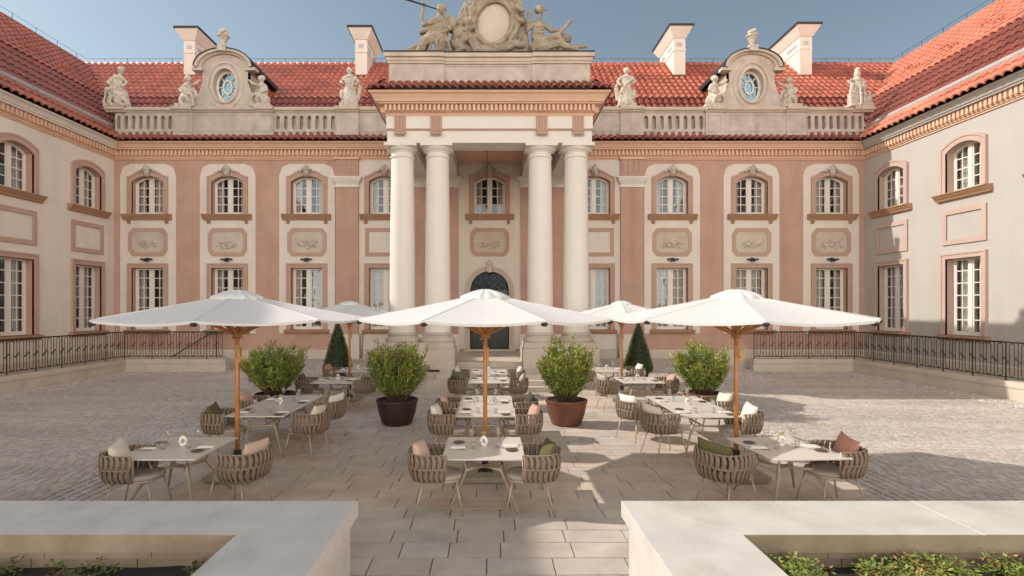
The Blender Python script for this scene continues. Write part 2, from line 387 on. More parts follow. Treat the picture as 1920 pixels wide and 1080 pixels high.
for sgn, nm in ((-1, 'left'), (1, 'right')):
    x0, x1 = (-KX+1.1, -PX-0.75) if sgn < 0 else (PX+0.75, KX-1.1)
    structure(stones('cobblestone_paving', M['cobble'], x0, x1, 2.0, 21.3, 0.17, 0.112, 0.011, tone_cob, zj=0.0016, ch=0.006))
    # border band of long setts
    xb0, xb1 = (-PX-0.75, -PX) if sgn < 0 else (PX, PX+0.75)
    mb = MB(); mb.tone = []
    for c in range(5):
        a = xb0+c*0.15; y = 1.0+rnd.random()*0.3
        while y < 18.3:
            L = 0.24*(1+rnd.uniform(-.2, .3)); t = tone_cob(a, y); i0 = len(mb.v)
            g = 0.012; P = [(a+g, y+g), (a+.15-g, y+g), (a+.15-g, y+L-g), (a+g, y+L-g)]
            for (px, py) in P: mb.V((px, py, gh(px, py)-0.03))
            for k, (px, py) in enumerate(P):
                sx = px+(0.014 if k in (0, 3) else -0.014); sy = py+(0.014 if k < 2 else -0.014); mb.V((sx, sy, gh(sx, sy)+rnd.uniform(-.003, .003)))
            mb.tone += [t]*8
            mb.F([i0+4, i0+5, i0+6, i0+7])
            for k in range(4): mb.F([i0+k, i0+(k+1) % 4, i0+4+(k+1) % 4, i0+4+k])
            y += L
    structure(mb.build('sett_border', M['cobble']))
    x0, x1 = (-KX, -KX+1.1) if sgn < 0 else (KX-1.1, KX)
    structure(stones('small_sett_strip', M['cobble'], x0, x1, 6.0, 21.3, 0.10, 0.09, 0.014, tone_small, zj=0.004, ch=0.01))
structure(stones('small_sett_strip', M['cobble'], -KX, -11.2, 21.3, 22.25, 0.10, 0.09, 0.014, tone_small, zj=0.004, ch=0.01))
structure(stones('small_sett_strip', M['cobble'], 11.2, KX, 21.3, 22.25, 0.10, 0.09, 0.014, tone_small, zj=0.004, ch=0.01))
structure(stones('ramp_paving', M['cobble'], -11.2, 11.2, 21.3, 23.35, 0.17, 0.112, 0.011, tone_cob, zj=0.0016, ch=0.006, skip=lambda x, y: abs(x) < 3.5))
structure(stones('ramp_paving', M['cobble'], lambda y: -PX-0.75, lambda y: PX+0.75, 18.4, 21.3, 0.17, 0.112, 0.011, tone_cob, zj=0.0016, ch=0.006, skip=lambda x, y: abs(x) < 3.4))

# ------------------------------------------------------------------ kerb walls + railings
def kerb(name, x0, x1, y0, y1, axis, label):
    e = empty(name, ((x0+x1)/2, (y0+y1)/2, 0))
    mb = MB(); n = max(1, int((abs(x1-x0) if axis == 'x' else abs(y1-y0))/0.95))
    for k in range(n):
        if axis == 'x':
            a = x0+(x1-x0)*k/n; b = x0+(x1-x0)*(k+1)/n; mb.box(a+.003, b-.003, y0+.03, y1, -0.2, 0.345)
        else:
            a = y0+(y1-y0)*k/n; b = y0+(y1-y0)*(k+1)/n; mb.box(x0+(.03 if x0 > 0 else 0), x1-(.03 if x1 < 0 else 0), a+.003, b-.003, -0.2, 0.345)
    rel(mb.build('wall_face', M['kerb']), e)
    mb = MB()
    for k in range(max(1, n//2)):
        m = max(1, n//2)
        if axis == 'x': mb.box(x0+(x1-x0)*k/m+.002, x0+(x1-x0)*(k+1)/m-.002, y0, y1+.03, 0.352, 0.53)
        else: mb.box(x0, x1, y0+(y1-y0)*k/m+.002, y0+(y1-y0)*(k+1)/m-.002, 0.352, 0.53)
    rel(mb.build('coping', M['kerb']), e)
    tag(e, label, 'low wall')
kerb('kerb_wall', -KX-0.38, -KX, 3.0, 22.3, 'y', 'low pale stone wall carrying the railing before the shaded cream wing')
kerb('kerb_wall', KX, KX+0.38, 3.0, 22.3, 'y', 'low pale stone wall carrying the railing before the sunlit cream wing')
kerb('kerb_wall', -KX-0.38, -11.05, 22.3, 22.68, 'x', 'short low stone wall under the railing at the far corner of the shaded side')
kerb('kerb_wall', 11.05, KX+0.38, 22.3, 22.68, 'x', 'short low stone wall under the railing at the far corner of the sunlit side')
def railing(name, p0, p1, label, diag=False):
    p0 = Vector(p0); p1 = Vector(p1); L = (p1-p0).length; u = (p1-p0).normalized()
    e = empty(name, p0); zb = 0.53; ztop = 1.66
    W = lambda s, z: p0+u*s+Vector((0, 0, z))
    mb = MB(); mb.tube([W(0, ztop), W(L, ztop)], 0.028, 6); rel(mb.build('top_rail', M['iron']), e)
    mb = MB(); mb.tube([W(0, zb+0.10), W(L, zb+0.10)], 0.016, 6); rel(mb.build('bottom_rail', M['iron']), e)
    pitch = 0.36; n = int(L/pitch); pitch = L/n; r = 0.011
    for k in range(0, n+1, 3):
        mb = MB(); s = min(L, k*pitch); mb.tube([W(s, zb), W(s, ztop)], 0.018, 6); mb.tube([W(s, zb), W(s, zb+0.015)], 0.04, 8)
        rel(mb.build('post', M['iron']), e)
    per = 3
    for g in range(0, n, per):
        mb = MB()
        for k in range(g, min(n, g+per)):
            s = (k+0.5)*pitch; lo = zb+0.12; hi = ztop-0.035; hw = 0.075
            pts = []
            for q in range(9): a = PI*q/8; pts.append(W(s-hw*math.cos(a), hi-hw+hw*math.sin(a)))
            for q in range(9): a = PI*q/8; pts.append(W(s+hw*math.cos(a), lo+hw-hw*math.sin(a)))
            mb.tube(pts, r, 5, closed=True)
            s2 = (k+1)*pitch
            if k+1 < n:
                mb.tube([W(s2, lo-.02), W(s2, hi+.03)], r*1.05, 5)
                zc = (lo+hi)/2
                sc = []
                for q in range(13):
                    a = 2*PI*q/12; sc.append(W(s2+0.075*math.sin(a), zc+0.085*math.cos(a/2)))
                mb.tube(sc, r*0.9, 5)
                mb.ball(W(s2, zc), (0.028, 0.028, 0.035), 6, 5)
                for q in (-1, 1): mb.ball(W(s2+q*0.065, zc+q*0.04), 0.02, 6, 4)
        rel(mb.build('scroll_panel', M['iron']), e)
    tag(e, label, 'railing', 'wrought iron railings round the courtyard')
RX = KX+0.18; RY = 22.48
railing('iron_railing', (-RX, 6, 0), (-RX, RY, 0), 'dark iron railing with looped bars running along the shaded cream wing')
railing('iron_railing', (RX, 6, 0), (RX, RY, 0), 'dark iron railing with looped bars running along the sunlit cream wing')
railing('iron_railing', (-RX, RY, 0), (-11.15, RY, 0), 'short iron railing against the pink facade with a sloping handrail behind it')
railing('iron_railing', (11.15, RY, 0), (RX, RY, 0), 'short iron railing against the pink facade ending by the umbrella pole in the sun')
mb = MB(); mb.tube([(-13.7, 22.95, 0.55), (-12.0, 22.95, 1.58), (-11.7, 22.95, 1.58)], 0.022, 6); mb.tube([(-11.75, 22.95, 0.3), (-11.75, 22.95, 1.58)], 0.018, 6)
tag(mb.build('stair_handrail', M['iron']), 'dark sloping handrail of the cellar stairs behind the iron railing', 'handrail')

# ------------------------------------------------------------------ palace
palace = empty('palace_building', (0, FY, 0))
tag(palace, 'pink and cream baroque palace front with columned portico and red tiled roof', 'palace')
wingL = empty('palace_wing', (-WX, 12, 0)); tag(wingL, 'cream palace wing in shade with dark red tiled roof, at the left edge', 'building wing', 'side wings of the palace')
wingR = empty('palace_wing', (WX, 12, 0)); tag(wingR, 'cream palace wing in bright sun with orange tiled roof, at the right edge', 'building wing', 'side wings of the palace')

UPZ = (6.77, 8.20, 0.25)   # sill, spring, rise
LOZ = (1.72, 4.42)
HW = 0.69
def window(root, T, uc, upper, style, keystone=True, reveal=0.24, sc=1.0):
    hw = HW
    if upper: z0, zs, rise = UPZ
    else: z0, zs = LOZ; rise = 0.0
    top = arcfn(uc, hw, zs+rise, rise)
    mb = MB(T); d = -reveal
    ns = 10
    if rise: topi = arcfn(uc, hw-0.075, zs+rise-0.085, rise*0.92)
    else: topi = cst(zs-0.075)
    # outer frame
    inner = [(uc-hw+.075, z0+.07), (uc-hw+.075, topi(uc-hw+.075))]+[(uc+(-1+2*k/ns)*(hw-.075), topi(uc+(-1+2*k/ns)*(hw-.075))) for k in range(1, ns)]+[(uc+hw-.075, topi(uc+hw-.075)), (uc+hw-.075, z0+.07)]
    outer = [(uc-hw, z0), (uc-hw, top(uc-hw+1e-4))]+[(uc+(-1+2*k/ns)*hw, top(uc+(-1+2*k/ns)*hw)) for k in range(1, ns)]+[(uc+hw, top(uc+hw-1e-4)), (uc+hw, z0)]
    ringstrip(mb, inner, outer, d-0.05, d+0.02, closed=True)
    mb.box(uc-0.075, uc+0.075, d-0.04, d+0.03, z0+.071, topi(uc)-0.002)
    rows = 4 if upper else 6
    zt = zs+rise*0.55 if upper else zs
    for sgn in (-1, 1):
        ul = uc+sgn*0.075; ur = uc+sgn*(hw-0.075); a, b = min(ul, ur), max(ul, ur)
        # casement stiles
        for uu, w_ in ((a+0.022, 0.044), (b-0.022, 0.044)):
            mb.box(uu-w_/2, uu+w_/2, d-0.03, d+0.004, z0+.071, topi(uu)-0.004)
        mb.box(a+.001, b-.001, d-0.031, d+0.003, z0+0.0705, z0+0.13)
        um = (a+b)/2; mb.box(um-0.018, um+0.018, d-0.022, d-0.004, z0+.13, topi(um)-0.004)
        for k in range(1, rows):
            z = z0+0.1+(zt-z0-0.1)*k/rows
            mb.box(a+.044, b-.044, d-0.021, d-0.005, z-0.017, z+0.017)
    w = rel(mb.build('window', M['sash']), root)
    mb = MB(T)
    sheet(mb, uc-hw+.04, uc+hw-.04, z0+.04, (lambda u: topi(max(uc-hw+.08, min(uc+hw-.08, u)))+.02) if rise else zs-.04, [], d-0.026, 0, 8)
    c = mb.build('pane', M['pane']); rel(c, root); c.parent = w; c.matrix_parent_inverse = Matrix()
    # curtains
    mb = MB(T)
    def drape(ua, ub):
        n = max(4, int((ub-ua)/0.035)); pts = []
        ph = rnd.random()*6
        for k in range(n+1):
            u = ua+(ub-ua)*k/n; dd = d-0.22+0.03*math.sin(ph+u*46)+0.012*math.sin(u*95)
            pts.append((u, dd))
        for (u1, d1), (u2, d2) in zip(pts, pts[1:]): mb.quad((u1, d1, z0-.05), (u2, d2, z0-.05), (u2, d2, zs+rise), (u1, d1, zs+rise))
    if style == 'closed': drape(uc-hw, uc-0.02); drape(uc+0.02, uc+hw)
    elif style == 'half': drape(uc-hw, uc-0.05); drape(uc+hw*0.55, uc+hw)
    elif style == 'halfr': drape(uc-hw, uc-hw*0.55); drape(uc+0.05, uc+hw)
    else: drape(uc-hw, uc-hw*0.52); drape(uc+hw*0.50, uc+hw)
    c = mb.build('curtain', M['curtain'], smooth=True); c.parent = w
    mb = MB(T)   # room behind
    a, b, zz0, zz1, dd = uc-hw-.25, uc+hw+.25, z0-.12, zs+rise+.12, -1.3
    df = d-0.07
    mb.quad((a, dd, zz0), (b, dd, zz0), (b, dd, zz1), (a, dd, zz1))
    for (p, q) in (((a, zz0), (b, zz0)), ((b, zz0), (b, zz1)), ((b, zz1), (a, zz1)), ((a, zz1), (a, zz0))):
        mb.quad((p[0], df, p[1]), (q[0], df, q[1]), (q[0], dd, q[1]), (p[0], dd, p[1]))
    c = mb.build('room_behind', M['room']); c.parent = w
    # surround
    mb = MB(T); bw = 0.2
    pr = 0.07
    if upper:
        ncr = 12
        inn = [(uc-hw, z0)]; out = [(uc-hw-bw, z0)]
        sh = zs+0.22
        for k in range(ncr+1):
            t = -1+2*k/ncr
            inn.append((uc+t*hw, top(uc+t*(hw-1e-4))))
            zo = sh + (0.36*(math.cos(t*PI)*0.5+0.5)**0.8 if keystone is not None else 0.3*(1-t*t))
            if keystone is None: zo = sh+0.28*(1-t*t)
            out.append((uc+t*(hw+bw), zo))
        inn.append((uc+hw, z0)); out.append((uc+hw+bw, z0))
    else:
        inn = [(uc-hw, z0), (uc-hw, zs), (uc+hw, zs), (uc+hw, z0)]
        out = [(uc-hw-bw, z0), (uc-hw-bw, zs+bw), (uc+hw+bw, zs+bw), (uc+hw+bw, z0)]
    ringstrip(mb, inn, out, 0.0, pr)
    # thin raised outer fillet
    mid = [(i[0]*0.32+o_[0]*0.68, i[1]*0.32+o_[1]*0.68) for i, o_ in zip(inn, out)]
    ringstrip(mb, mid, [(o_[0]+(0.001 if o_[0] < uc else -0.001), o_[1]-.001) for o_ in out], pr, pr+0.025)
    # reveals (pink, cut through the wall)
    for i in range(len(inn)-1):
        a, b = inn[i], inn[i+1]
        mb.quad((a[0], pr-.001, a[1]), (b[0], pr-.001, b[1]), (b[0], d-.05, b[1]), (a[0], d-.05, a[1]))
    mb.quad((uc-hw, pr, z0), (uc+hw, pr, z0), (uc+hw, d-.05, z0), (uc-hw, d-.05, z0))
    c = mb.build('surround', M['wingtrim'] if root is wingR else M['pinktrim']); c.parent = w
    # sill
    mb = MB(T)
    if upper:
        mb.extrude([(0, z0-.26), (0.10, z0-.25), (0.13, z0-.19), (0.20, z0-.12), (0.24, z0-.06), (0.27, z0-.05), (0.27, z0-.015), (0, z0-.004)], uc-hw-bw-.17, uc+hw+bw+.17)
        if keystone is not None:
            for s in (-1, 1): mb.extrude([(0, z0-.45), (0.03, z0-.42), (0.13, z0-.262), (0, z0-.262)], uc+s*0.83-.07, uc+s*0.83+.07)
    else:
        mb.extrude([(0, z0-.20), (0.08, z0-.19), (0.12, z0-.10), (0.20, z0-.09), (0.20, z0-.03), (0, z0-.004)], uc-hw-bw-.09, uc+hw+bw+.09)
    c = mb.build('sill', M['ochre']); c.parent = w
    if upper and keystone:
        mb = MB(T); zk = zs+rise
        mb.frustum((uc, 0.10), (0.09, 0.07), zk-.05, (uc, 0.12), (0.14, 0.09), zk+.30)
        mb.ball((uc, 0.17, zk+.30), (0.15, 0.09, 0.11)); mb.ball((uc, 0.2, zk+.38), (0.08, 0.08, 0.09)); mb.ball((uc, 0.2, zk+.1), (0.06, 0.06, 0.14))
        for s in (-1, 1):
            mb.ball((uc+s*0.15, 0.16, zk+.26), (0.08, 0.06, 0.06)); mb.ball((uc+s*0.28, 0.11, zk+.20), (0.13, 0.05, 0.05)); mb.ball((uc+s*0.45, 0.09, zk+.14), (0.10, 0.04, 0.04))
        c = mb.build('keystone', M['stone'], smooth=True); c.parent = w
    return w

def wall_openings(centres, upper=True, lower=True):
    ops = []
    for uc in centres:
        if upper: ops.append((uc-HW, uc+HW, cst(UPZ[0]), arcfn(uc, HW, UPZ[1]+UPZ[2], UPZ[2]), 10))
        if lower: ops.append((uc-HW, uc+HW, cst(LOZ[0]), cst(LOZ[1]), 1))
    return ops
BAYS = [-14.97, -11.48, -8.0, 8.0, 11.48, 14.97]
MID = [-4.59, 4.59]
# main wall
ops = wall_openings(BAYS+MID)+wall_openings([0], lower=False)
DOORHW = 0.86; DZ0 = 0.78; DZS = 3.42
ops.append((-DOORHW, DOORHW, cst(DZ0), arcfn(0, DOORHW, DZS+DOORHW*0.995, DOORHW*0.995), 20))
mb = MB(T_main)
sheet(mb, -WX-.2, WX+.2, -0.6, 9.85, ops, 0.0)
rel(mb.build('wall', M['pink']), palace)
# cream bay panels
def bay_top(uc, hw, zt):
    def f(u):
        a = abs(u-uc)-(hw-0.40)
        if a <= 0: return zt
        if a <= 0.36: return zt-.05-(0.36-math.sqrt(max(0, 0.36**2-a*a)))
        return zt-.05-.36-.05
    return f
for uc in BAYS:
    mb = MB(T_main); hw = 1.22
    ex = [uc+s*(hw-0.40+0.36*k/6) for s in (-1, 1) for k in range(7)]
    sheet(mb, uc-hw, uc+hw, 1.55, bay_top(uc, hw, 8.98), wall_openings([uc]), 0.025, 0.03, 0, ex)
    rel(mb.build('bay_panel', M['cream']), palace)
mb = MB(T_main); cops = [o_ for o_ in ops if abs((o_[0]+o_[1])/2) < 5]
sheet(mb, -5.74, 5.74, 0.85, 9.17, cops, 0.022, 0.0)
rel(mb.build('centre_wall', M['cream']), palace)
styU = {-14.97: 'halfr', -11.48: 'open', -8.0: 'open', -4.59: 'open', 0: 'none', 4.59: 'open', 8.0: 'open', 11.48: 'open', 14.97: 'half'}
styL = {-14.97: 'open', -11.48: 'open', -8.0: 'halfr', -4.59: 'closed', 4.59: 'closed', 8.0: 'closed', 11.48: 'closed', 14.97: 'half'}
for uc in BAYS+MID+[0]: window(palace, T_main, uc, True, styU[uc])
for uc in BAYS+MID: window(palace, T_main, uc, False, styL[uc])
# relief panels
def relief(root, T, uc, fancy=True, sculpt=True, seed=1):
    z0, z1, hw = 4.93, 6.17, 0.86
    def shape(hw, z0, z1, c):
        if not c: return [(uc-hw, z0), (uc-hw, z1), (uc+hw, z1), (uc+hw, z0)]
        pts = []
        for (su, zc, sz) in ((-1, z0, 1), (-1, z1, -1), (1, z1, -1), (1, z0, 1)):
            seq = [(su*hw, zc+sz*(c+.05)), (su*(hw-.04), zc+sz*(c+.05)), (su*(hw-.04-c*.35), zc+sz*(c*.65)), (su*(hw-c), zc+sz*.04), (su*(hw-c-.03), zc)]
            if (su, sz) in ((-1, -1), (1, 1)): pass
            else: seq = seq[::-1]
            pts += [(uc+a, b) for a, b in seq]
        return pts
    c = 0.16 if fancy else 0
    o1 = shape(hw, z0, z1, c); i1 = shape(hw-.17, z0+.17, z1-.17, c*0.6 if fancy else 0)
    mb = MB(T); ringstrip(mb, i1, o1, 0.02, 0.05, closed=True)
    f = rel(mb.build('relief_panel' if sculpt else 'panel_frame', M['wingtrim'] if root is wingR else M['pinktrim']), root)
    if sculpt:
        mb = MB(T); mb.poly([(a, 0.032, b) for a, b in i1])
        rr = random.Random(seed)
        zc = (z0+z1)/2-.05
        for k in range(26):
            a = rr.uniform(-.42, .42); b = rr.uniform(-.22, .14)*(1-abs(a)); ln = rr.uniform(.06, .17); an = rr.uniform(0, PI)
            if abs(a) < .3 and rr.random() < .5: an = math.atan2(0.3, a+.001)
            mb.tube([(uc+a-ln*math.cos(an)/2, 0.035, zc+b-ln*math.sin(an)/2), (uc+a, 0.055, zc+b), (uc+a+ln*math.cos(an)/2, 0.04, zc+b+ln*math.sin(an)/2)], [0.016, 0.032, 0.014], 5)
        for k in range(9):
            a = rr.uniform(-.35, .35); mb.ball((uc+a, 0.04, zc+rr.uniform(-.22, .1)), (rr.uniform(.04, .09), .03, rr.uniform(.03, .07)), 7, 5)
        q = mb.build('carving', M['stoneL'], smooth=True); q.parent = f
for i, uc in enumerate(BAYS+[0]): relief(palace, T_main, uc, True, True, 10+i)
for uc in MID: relief(palace, T_main, uc, False, False)
# facade lamps
for uc in BAYS:
    mb = MB(T_main); mb.box(uc-.06, uc+.06, 0.025, 0.12, 4.80, 4.86); mb.lathe([(0.0, 0), (0.055, 0), (0.055, .0), (0.0, 0)], (uc, .2, 4.8), 8)
    mb.box(uc-.24, uc+.24, 0.10, 0.20, 4.76, 4.82); mb.box(uc-.09, uc+.09, 0.12, 0.19, 4.70, 4.762)
    rel(mb.build('wall_lamp', M['dark']), palace)
# pilasters
def pilaster(uc, w, d, capz=8.38, baseM='cream'):
    mb = MB(T_main); mb.box(uc-w/2, uc+w/2, 0.02, d, 1.5, 7.93)
    p = rel(mb.build('pilaster', M['pink']), palace)
    mb = MB(T_main)
    for (a, b, ex) in ((7.93, 8.0, .05), (8.0, 8.12, .02), (8.12, 8.20, .07), (8.20, 8.30, .12), (8.30, 8.385, .16)):
        mb.box(uc-w/2-ex, uc+w/2+ex, 0.015, d+ex, a, b+.0005)
    c = mb.build('capital', M['white']); c.parent = p
    mb = MB(T_main); mb.box(uc-w/2-.06, uc+w/2+.06, 0.018, d+.05, 0.4, 1.42); mb.box(uc-w/2-.03, uc+w/2+.03, 0.018, d+.03, 1.42, 1.52)
    c = mb.build('pilaster_base', M['cream']); c.parent = p
    mb = MB(T_main); mb.box(uc-w/2, uc+w/2, 0.02, d, 8.385, 9.18)
    for k in range(4):
        uu = uc-w/2+w*(0.14+0.24*k); mb.box(uu-.05, uu+.05, d, d+.03, 8.50, 9.16)
    mb.box(uc-w/2-.03, uc+w/2+.03, d, d+.05, 8.42, 8.50)
    c = mb.build('frieze_block', M['pinktrim']); c.parent = p
for uc in (-6.22, 6.22): pilaster(uc, 0.98, 0.13)
for uc in (-3.02, -1.8, 1.8, 3.02): pilaster(uc, 0.86, 0.11)
# base course
for a, b in ((-WX, -6.8), (6.8, WX)):
    mb = MB(T_main); mb.extrude([(0, -0.6), (0.07, -0.6), (0.07, 0.78), (0.04, 0.83), (0, 0.84)], a, b); rel(mb.build('base_course', M['kerb']), palace)
for a, b in ((-5.65, -3.55), (3.55, 5.65)):
    mb = MB(T_main); mb.extrude([(0.02, 0.0), (0.07, 0.0), (0.07, 0.80), (0.02, 0.84)], a, b); rel(mb.build('base_course', M['kerb']), palace)
# downpipe
for uc in (-5.6, 5.62):
    mb = MB(T_main); mb.tube([(uc, 0.1, 0.5), (uc, 0.1, 1.55)], 0.045, 8); rel(mb.build('drainpipe', M['zinc'], smooth=True), palace)

def cornice(root, T, u0, u1, zo, mm, dm, breaks=()):
    z = lambda v: v+zo
    mb = MB(T)
    mb.extrude([(0.0, z(9.54)), (0.29, z(9.545)), (0.30, z(9.60)), (0.34, z(9.61)), (0.36, z(9.66)), (0.42, z(9.74)), (0.49, z(9.78)), (0.50, z(9.84)), (0.0, z(9.85))], u0, u1)
    rel(mb.build('cornice', mm), root)
    mb = MB(T); mb.extrude([(0.0, z(9.16)), (0.05, z(9.16)), (0.05, z(9.21)), (0.09, z(9.22)), (0.09, z(9.27)), (0.12, z(9.28)), (0.12, z(9.538)), (0.0, z(9.538))], u0, u1)
    n = int((u1-u0)/0.17)
    for k in range(n):
        a = u0+(u1-u0)*(k+.5)/n; mb.box(a-.048, a+.048, 0.118, 0.21, z(9.31), z(9.535))
    rel(mb.build('dentil_band', dm), root)
cornice(palace, T_main, -WX, WX, 0, M['peach'], M['peach'])
for s in (-1, 1):    # pilaster break-outs of the frieze
    mb = MB(T_main); mb.extrude([(0.05, 9.14), (0.20, 9.14), (0.20, 9.25), (0.22, 9.26), (0.05, 9.275)], s*6.22-.55, s*6.22+.55); rel(mb.build('frieze_break', M['peach']), palace)
cornice(wingL, T_left, -2, FY, 0.003, M['cream'], M['peach'])
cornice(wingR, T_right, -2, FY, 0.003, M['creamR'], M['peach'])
# wings walls
WB = [21.86, 18.52, 15.2, 11.9, 8.6]
for root, T in ((wingL, T_left), (wingR, T_right)):
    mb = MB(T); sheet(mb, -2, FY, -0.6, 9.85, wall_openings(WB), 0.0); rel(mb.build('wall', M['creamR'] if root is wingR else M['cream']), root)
    mb = MB(T); mb.extrude([(0, -0.6), (0.07, -0.6), (0.07, 0.78), (0.0, 0.84)], -2, FY); rel(mb.build('base_course', M['kerb']), root)
    for i, uc in enumerate(WB):
        window(root, T, uc, True, 'open' if root is wingL else 'closed', keystone=None); window(root, T, uc, False, 'open' if root is wingL else 'closed', keystone=None)
        relief(root, T, uc, False, False)

# ------------------------------------------------------------------ roofs
PROF = [(-0.62, 9.84), (0.0, 10.50), (1.5, 12.42), (5.0, 15.6)]
def roof_z(d):
    for (d0, z0), (d1, z1) in zip(PROF, PROF[1:]):
        if d <= d1: return z0+(z1-z0)*(d-d0)/(d1-d0)
    return PROF[-1][1]
def tiles(mb, T, seg, u0f, u1f, z_off=0.0, W=0.30, rowh=0.47):
    (d0, z0), (d1, z1) = seg
    L = math.hypot(d1-d0, z1-z0); n = max(1, round(L/rowh)); sd_, sz_ = (d1-d0)/L, (z1-z0)/L; nd, nz = -sz_, sd_   # normal (towards -d, +z)
    prof = [(0.0, 0.0), (0.05, 0.050), (0.20, 0.085), (0.48, 0.088), (0.74, 0.035), (0.88, 0.0)]
    for r in range(n):
        va = L*r/n; vb = L*(r+1)/n + 0.0
        dm = d0+sd_*(va+vb)/2
        ua, ub = u0f(dm), u1f(dm)
        k0 = int(math.floor(ua/W)); k1 = int(math.ceil(ub/W))
        lo = []; hi = []; bt = []
        for k in range(k0, k1):
            tn = (1+0.18*(rnd.random()-0.5))*(0.8 if rnd.random() < .03 else 1)*(1+0.25*mnoise(Vector((k*.13, r*.3, va)))); hsh = rnd.uniform(-.05, .05)
            jit = rnd.uniform(-.004, .004)
            for (pu, ph) in prof:
                u = (k+pu)*W
                u = max(ua, min(ub, u))
                h1 = ph+0.055+jit; h2 = ph+0.004
                lo.append(mb.V((u, -(d0+sd_*va+nd*h1), z0+sz_*va+nz*h1+z_off)))
                bt.append(mb.V((u, -(d0+sd_*va+nd*(h1-.05)), z0+sz_*va+nz*(h1-.05)+z_off)))
                hi.append(mb.V((u, -(d0+sd_*vb+nd*h2), z0+sz_*vb+nz*h2+z_off)))
                mb.tone += [(tn*(1+hsh), tn, tn*(1-hsh))]*3
        for i in range(len(lo)-1):
            mb.F([lo[i], lo[i+1], hi[i+1], hi[i]]); mb.F([bt[i], bt[i+1], lo[i+1], lo[i]])
ex = lambda s: (lambda d: s)
def roof_part(root, T, segs, u0f, u1f, m, name, zo=0.0, **k):
    mb = MB(T); mb.tone = []
    for s in segs: tiles(mb, T, s, u0f, u1f, zo, **k)
    o = rel(mb.build(name, m, smooth=True), root); auto_smooth(o, 50); return o
v0 = lambda d: -(WX+d); v1 = lambda d: WX+d
segs = list(zip(PROF, PROF[1:]))
SK = ((-0.62, 9.84), (-0.02, 10.48))
roof_part(palace, T_main, [SK], lambda d: -WX-d, lambda d: WX+d, M['tile2'], 'eave_tiles')
mb = MB(T_main); mb.tube([(-WX-1.5, -1.47, 12.50), (WX+1.5, -1.47, 12.50)], .02, 5); rel(mb.build('roof_break_strip', M['zinc']), palace)
roof_part(palace, T_main, [((1.5, 12.42), (5.0, 15.6))], v0, v1, M['tileM'], 'roof')
roof_part(palace, T_main, [((0.05, 10.56), (1.52, 12.40))], v0, v1, M['tile2'], 'lower_roof')
for root, T in ((wingL, T_left), (wingR, T_right)):
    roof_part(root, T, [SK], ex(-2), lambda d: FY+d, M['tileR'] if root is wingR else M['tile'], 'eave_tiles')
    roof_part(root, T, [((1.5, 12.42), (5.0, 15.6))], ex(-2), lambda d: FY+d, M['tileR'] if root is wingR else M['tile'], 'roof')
    roof_part(root, T, [((0.05, 10.56), (1.52, 12.40))], ex(-2), lambda d: FY+d, M['tile2'], 'lower_roof')
    mb = MB(T); mb.extrude([(-.06, 10.42), (0.06, 10.46), (0.10, 10.56), (0.09, 10.66), (-0.02, 10.70), (-0.12, 10.66)], -2, FY-.1)
    rel(mb.build('gutter', M['zinc']), root)
    # back slope and gable so that it casts a solid shadow
    mb = MB(T); mb.quad((-2, -5, 15.56), (FY+5, -5, 15.56), (FY+12, -11.5, 9.8), (-2, -11.5, 9.8)); mb.quad((-2, -11.5, -1), (FY+12, -11.5, -1), (FY+12, -11.5, 9.8), (-2, -11.5, 9.8))
    mb.poly([(-2, 0, -1), (-2, 0, 9.8), (-2, -5, 15.5), (-2, -11.5, 9.8), (-2, -11.5, -1)])
    rel(mb.build('back_slope', M['tileplain']), root)
    # ridge
    mb = MB(T)
    y = -2.0
    while y < FY+5:
        mb.tube([(y, -5, 15.58), (y+.36, -5, 15.55)], [0.12, 0.10], 8); y += 0.34
    rel(mb.build('ridge_tiles', M['tileplain'], smooth=True), root)
    mb = MB(T)
    for k in range(22):
        y = 4+k*1.25; mb.tube([(y, -5, 15.6), (y, -5, 15.95)], 0.012, 5)
    mb.tube([(3, -5, 15.93), (FY+5, -5, 15.93)], 0.009, 4)
    rel(mb.build('lightning_wire', M['dark']), root)
    # snow guards
    for k in range(26):
        row = k % 2; y = 2.5+k*0.95
        dd = 2.3+0.42*row; mb = MB(T)
        nn = 4
        for q in range(3):
            uu = y+q*0.17-.17; zz = roof_z(dd)
            mb.frustum((uu, -dd+.04), (0.035, 0.05), zz, (uu, -dd+.10), (0.05, 0.02), zz+.17)
        rel(mb.build('snow_guard', M['tileplain']), root)
mb = MB(T_main); mb.quad((-WX-5, -5, 15.56), (WX+5, -5, 15.56), (WX+12, -12, 9.8), (-WX-12, -12, 9.8)); mb.quad((-WX-12, -12, 9.8), (WX+12, -12, 9.8), (WX+12, -12, -1), (-WX-12, -12, -1))
rel(mb.build('back_slope', M['tileplain']), palace)
mb = MB(T_main); x = -WX-5
while x < WX+5:
    mb.tube([(x, -5, 15.64), (x+.36, -5, 15.60)], [0.13, 0.11], 8); x += 0.34
rel(mb.build('ridge_tiles', M['tileplain'], smooth=True), palace)
mb = MB(T_main)
for k in range(35):
    x = -WX-4+k*1.2; mb.tube([(x, -5, 15.6), (x, -5, 15.95)], 0.012, 5)
mb.tube([(-WX-5, -5, 15.93), (WX+5, -5, 15.93)], 0.009, 4)
rel(mb.build('lightning_wire', M['dark']), palace)
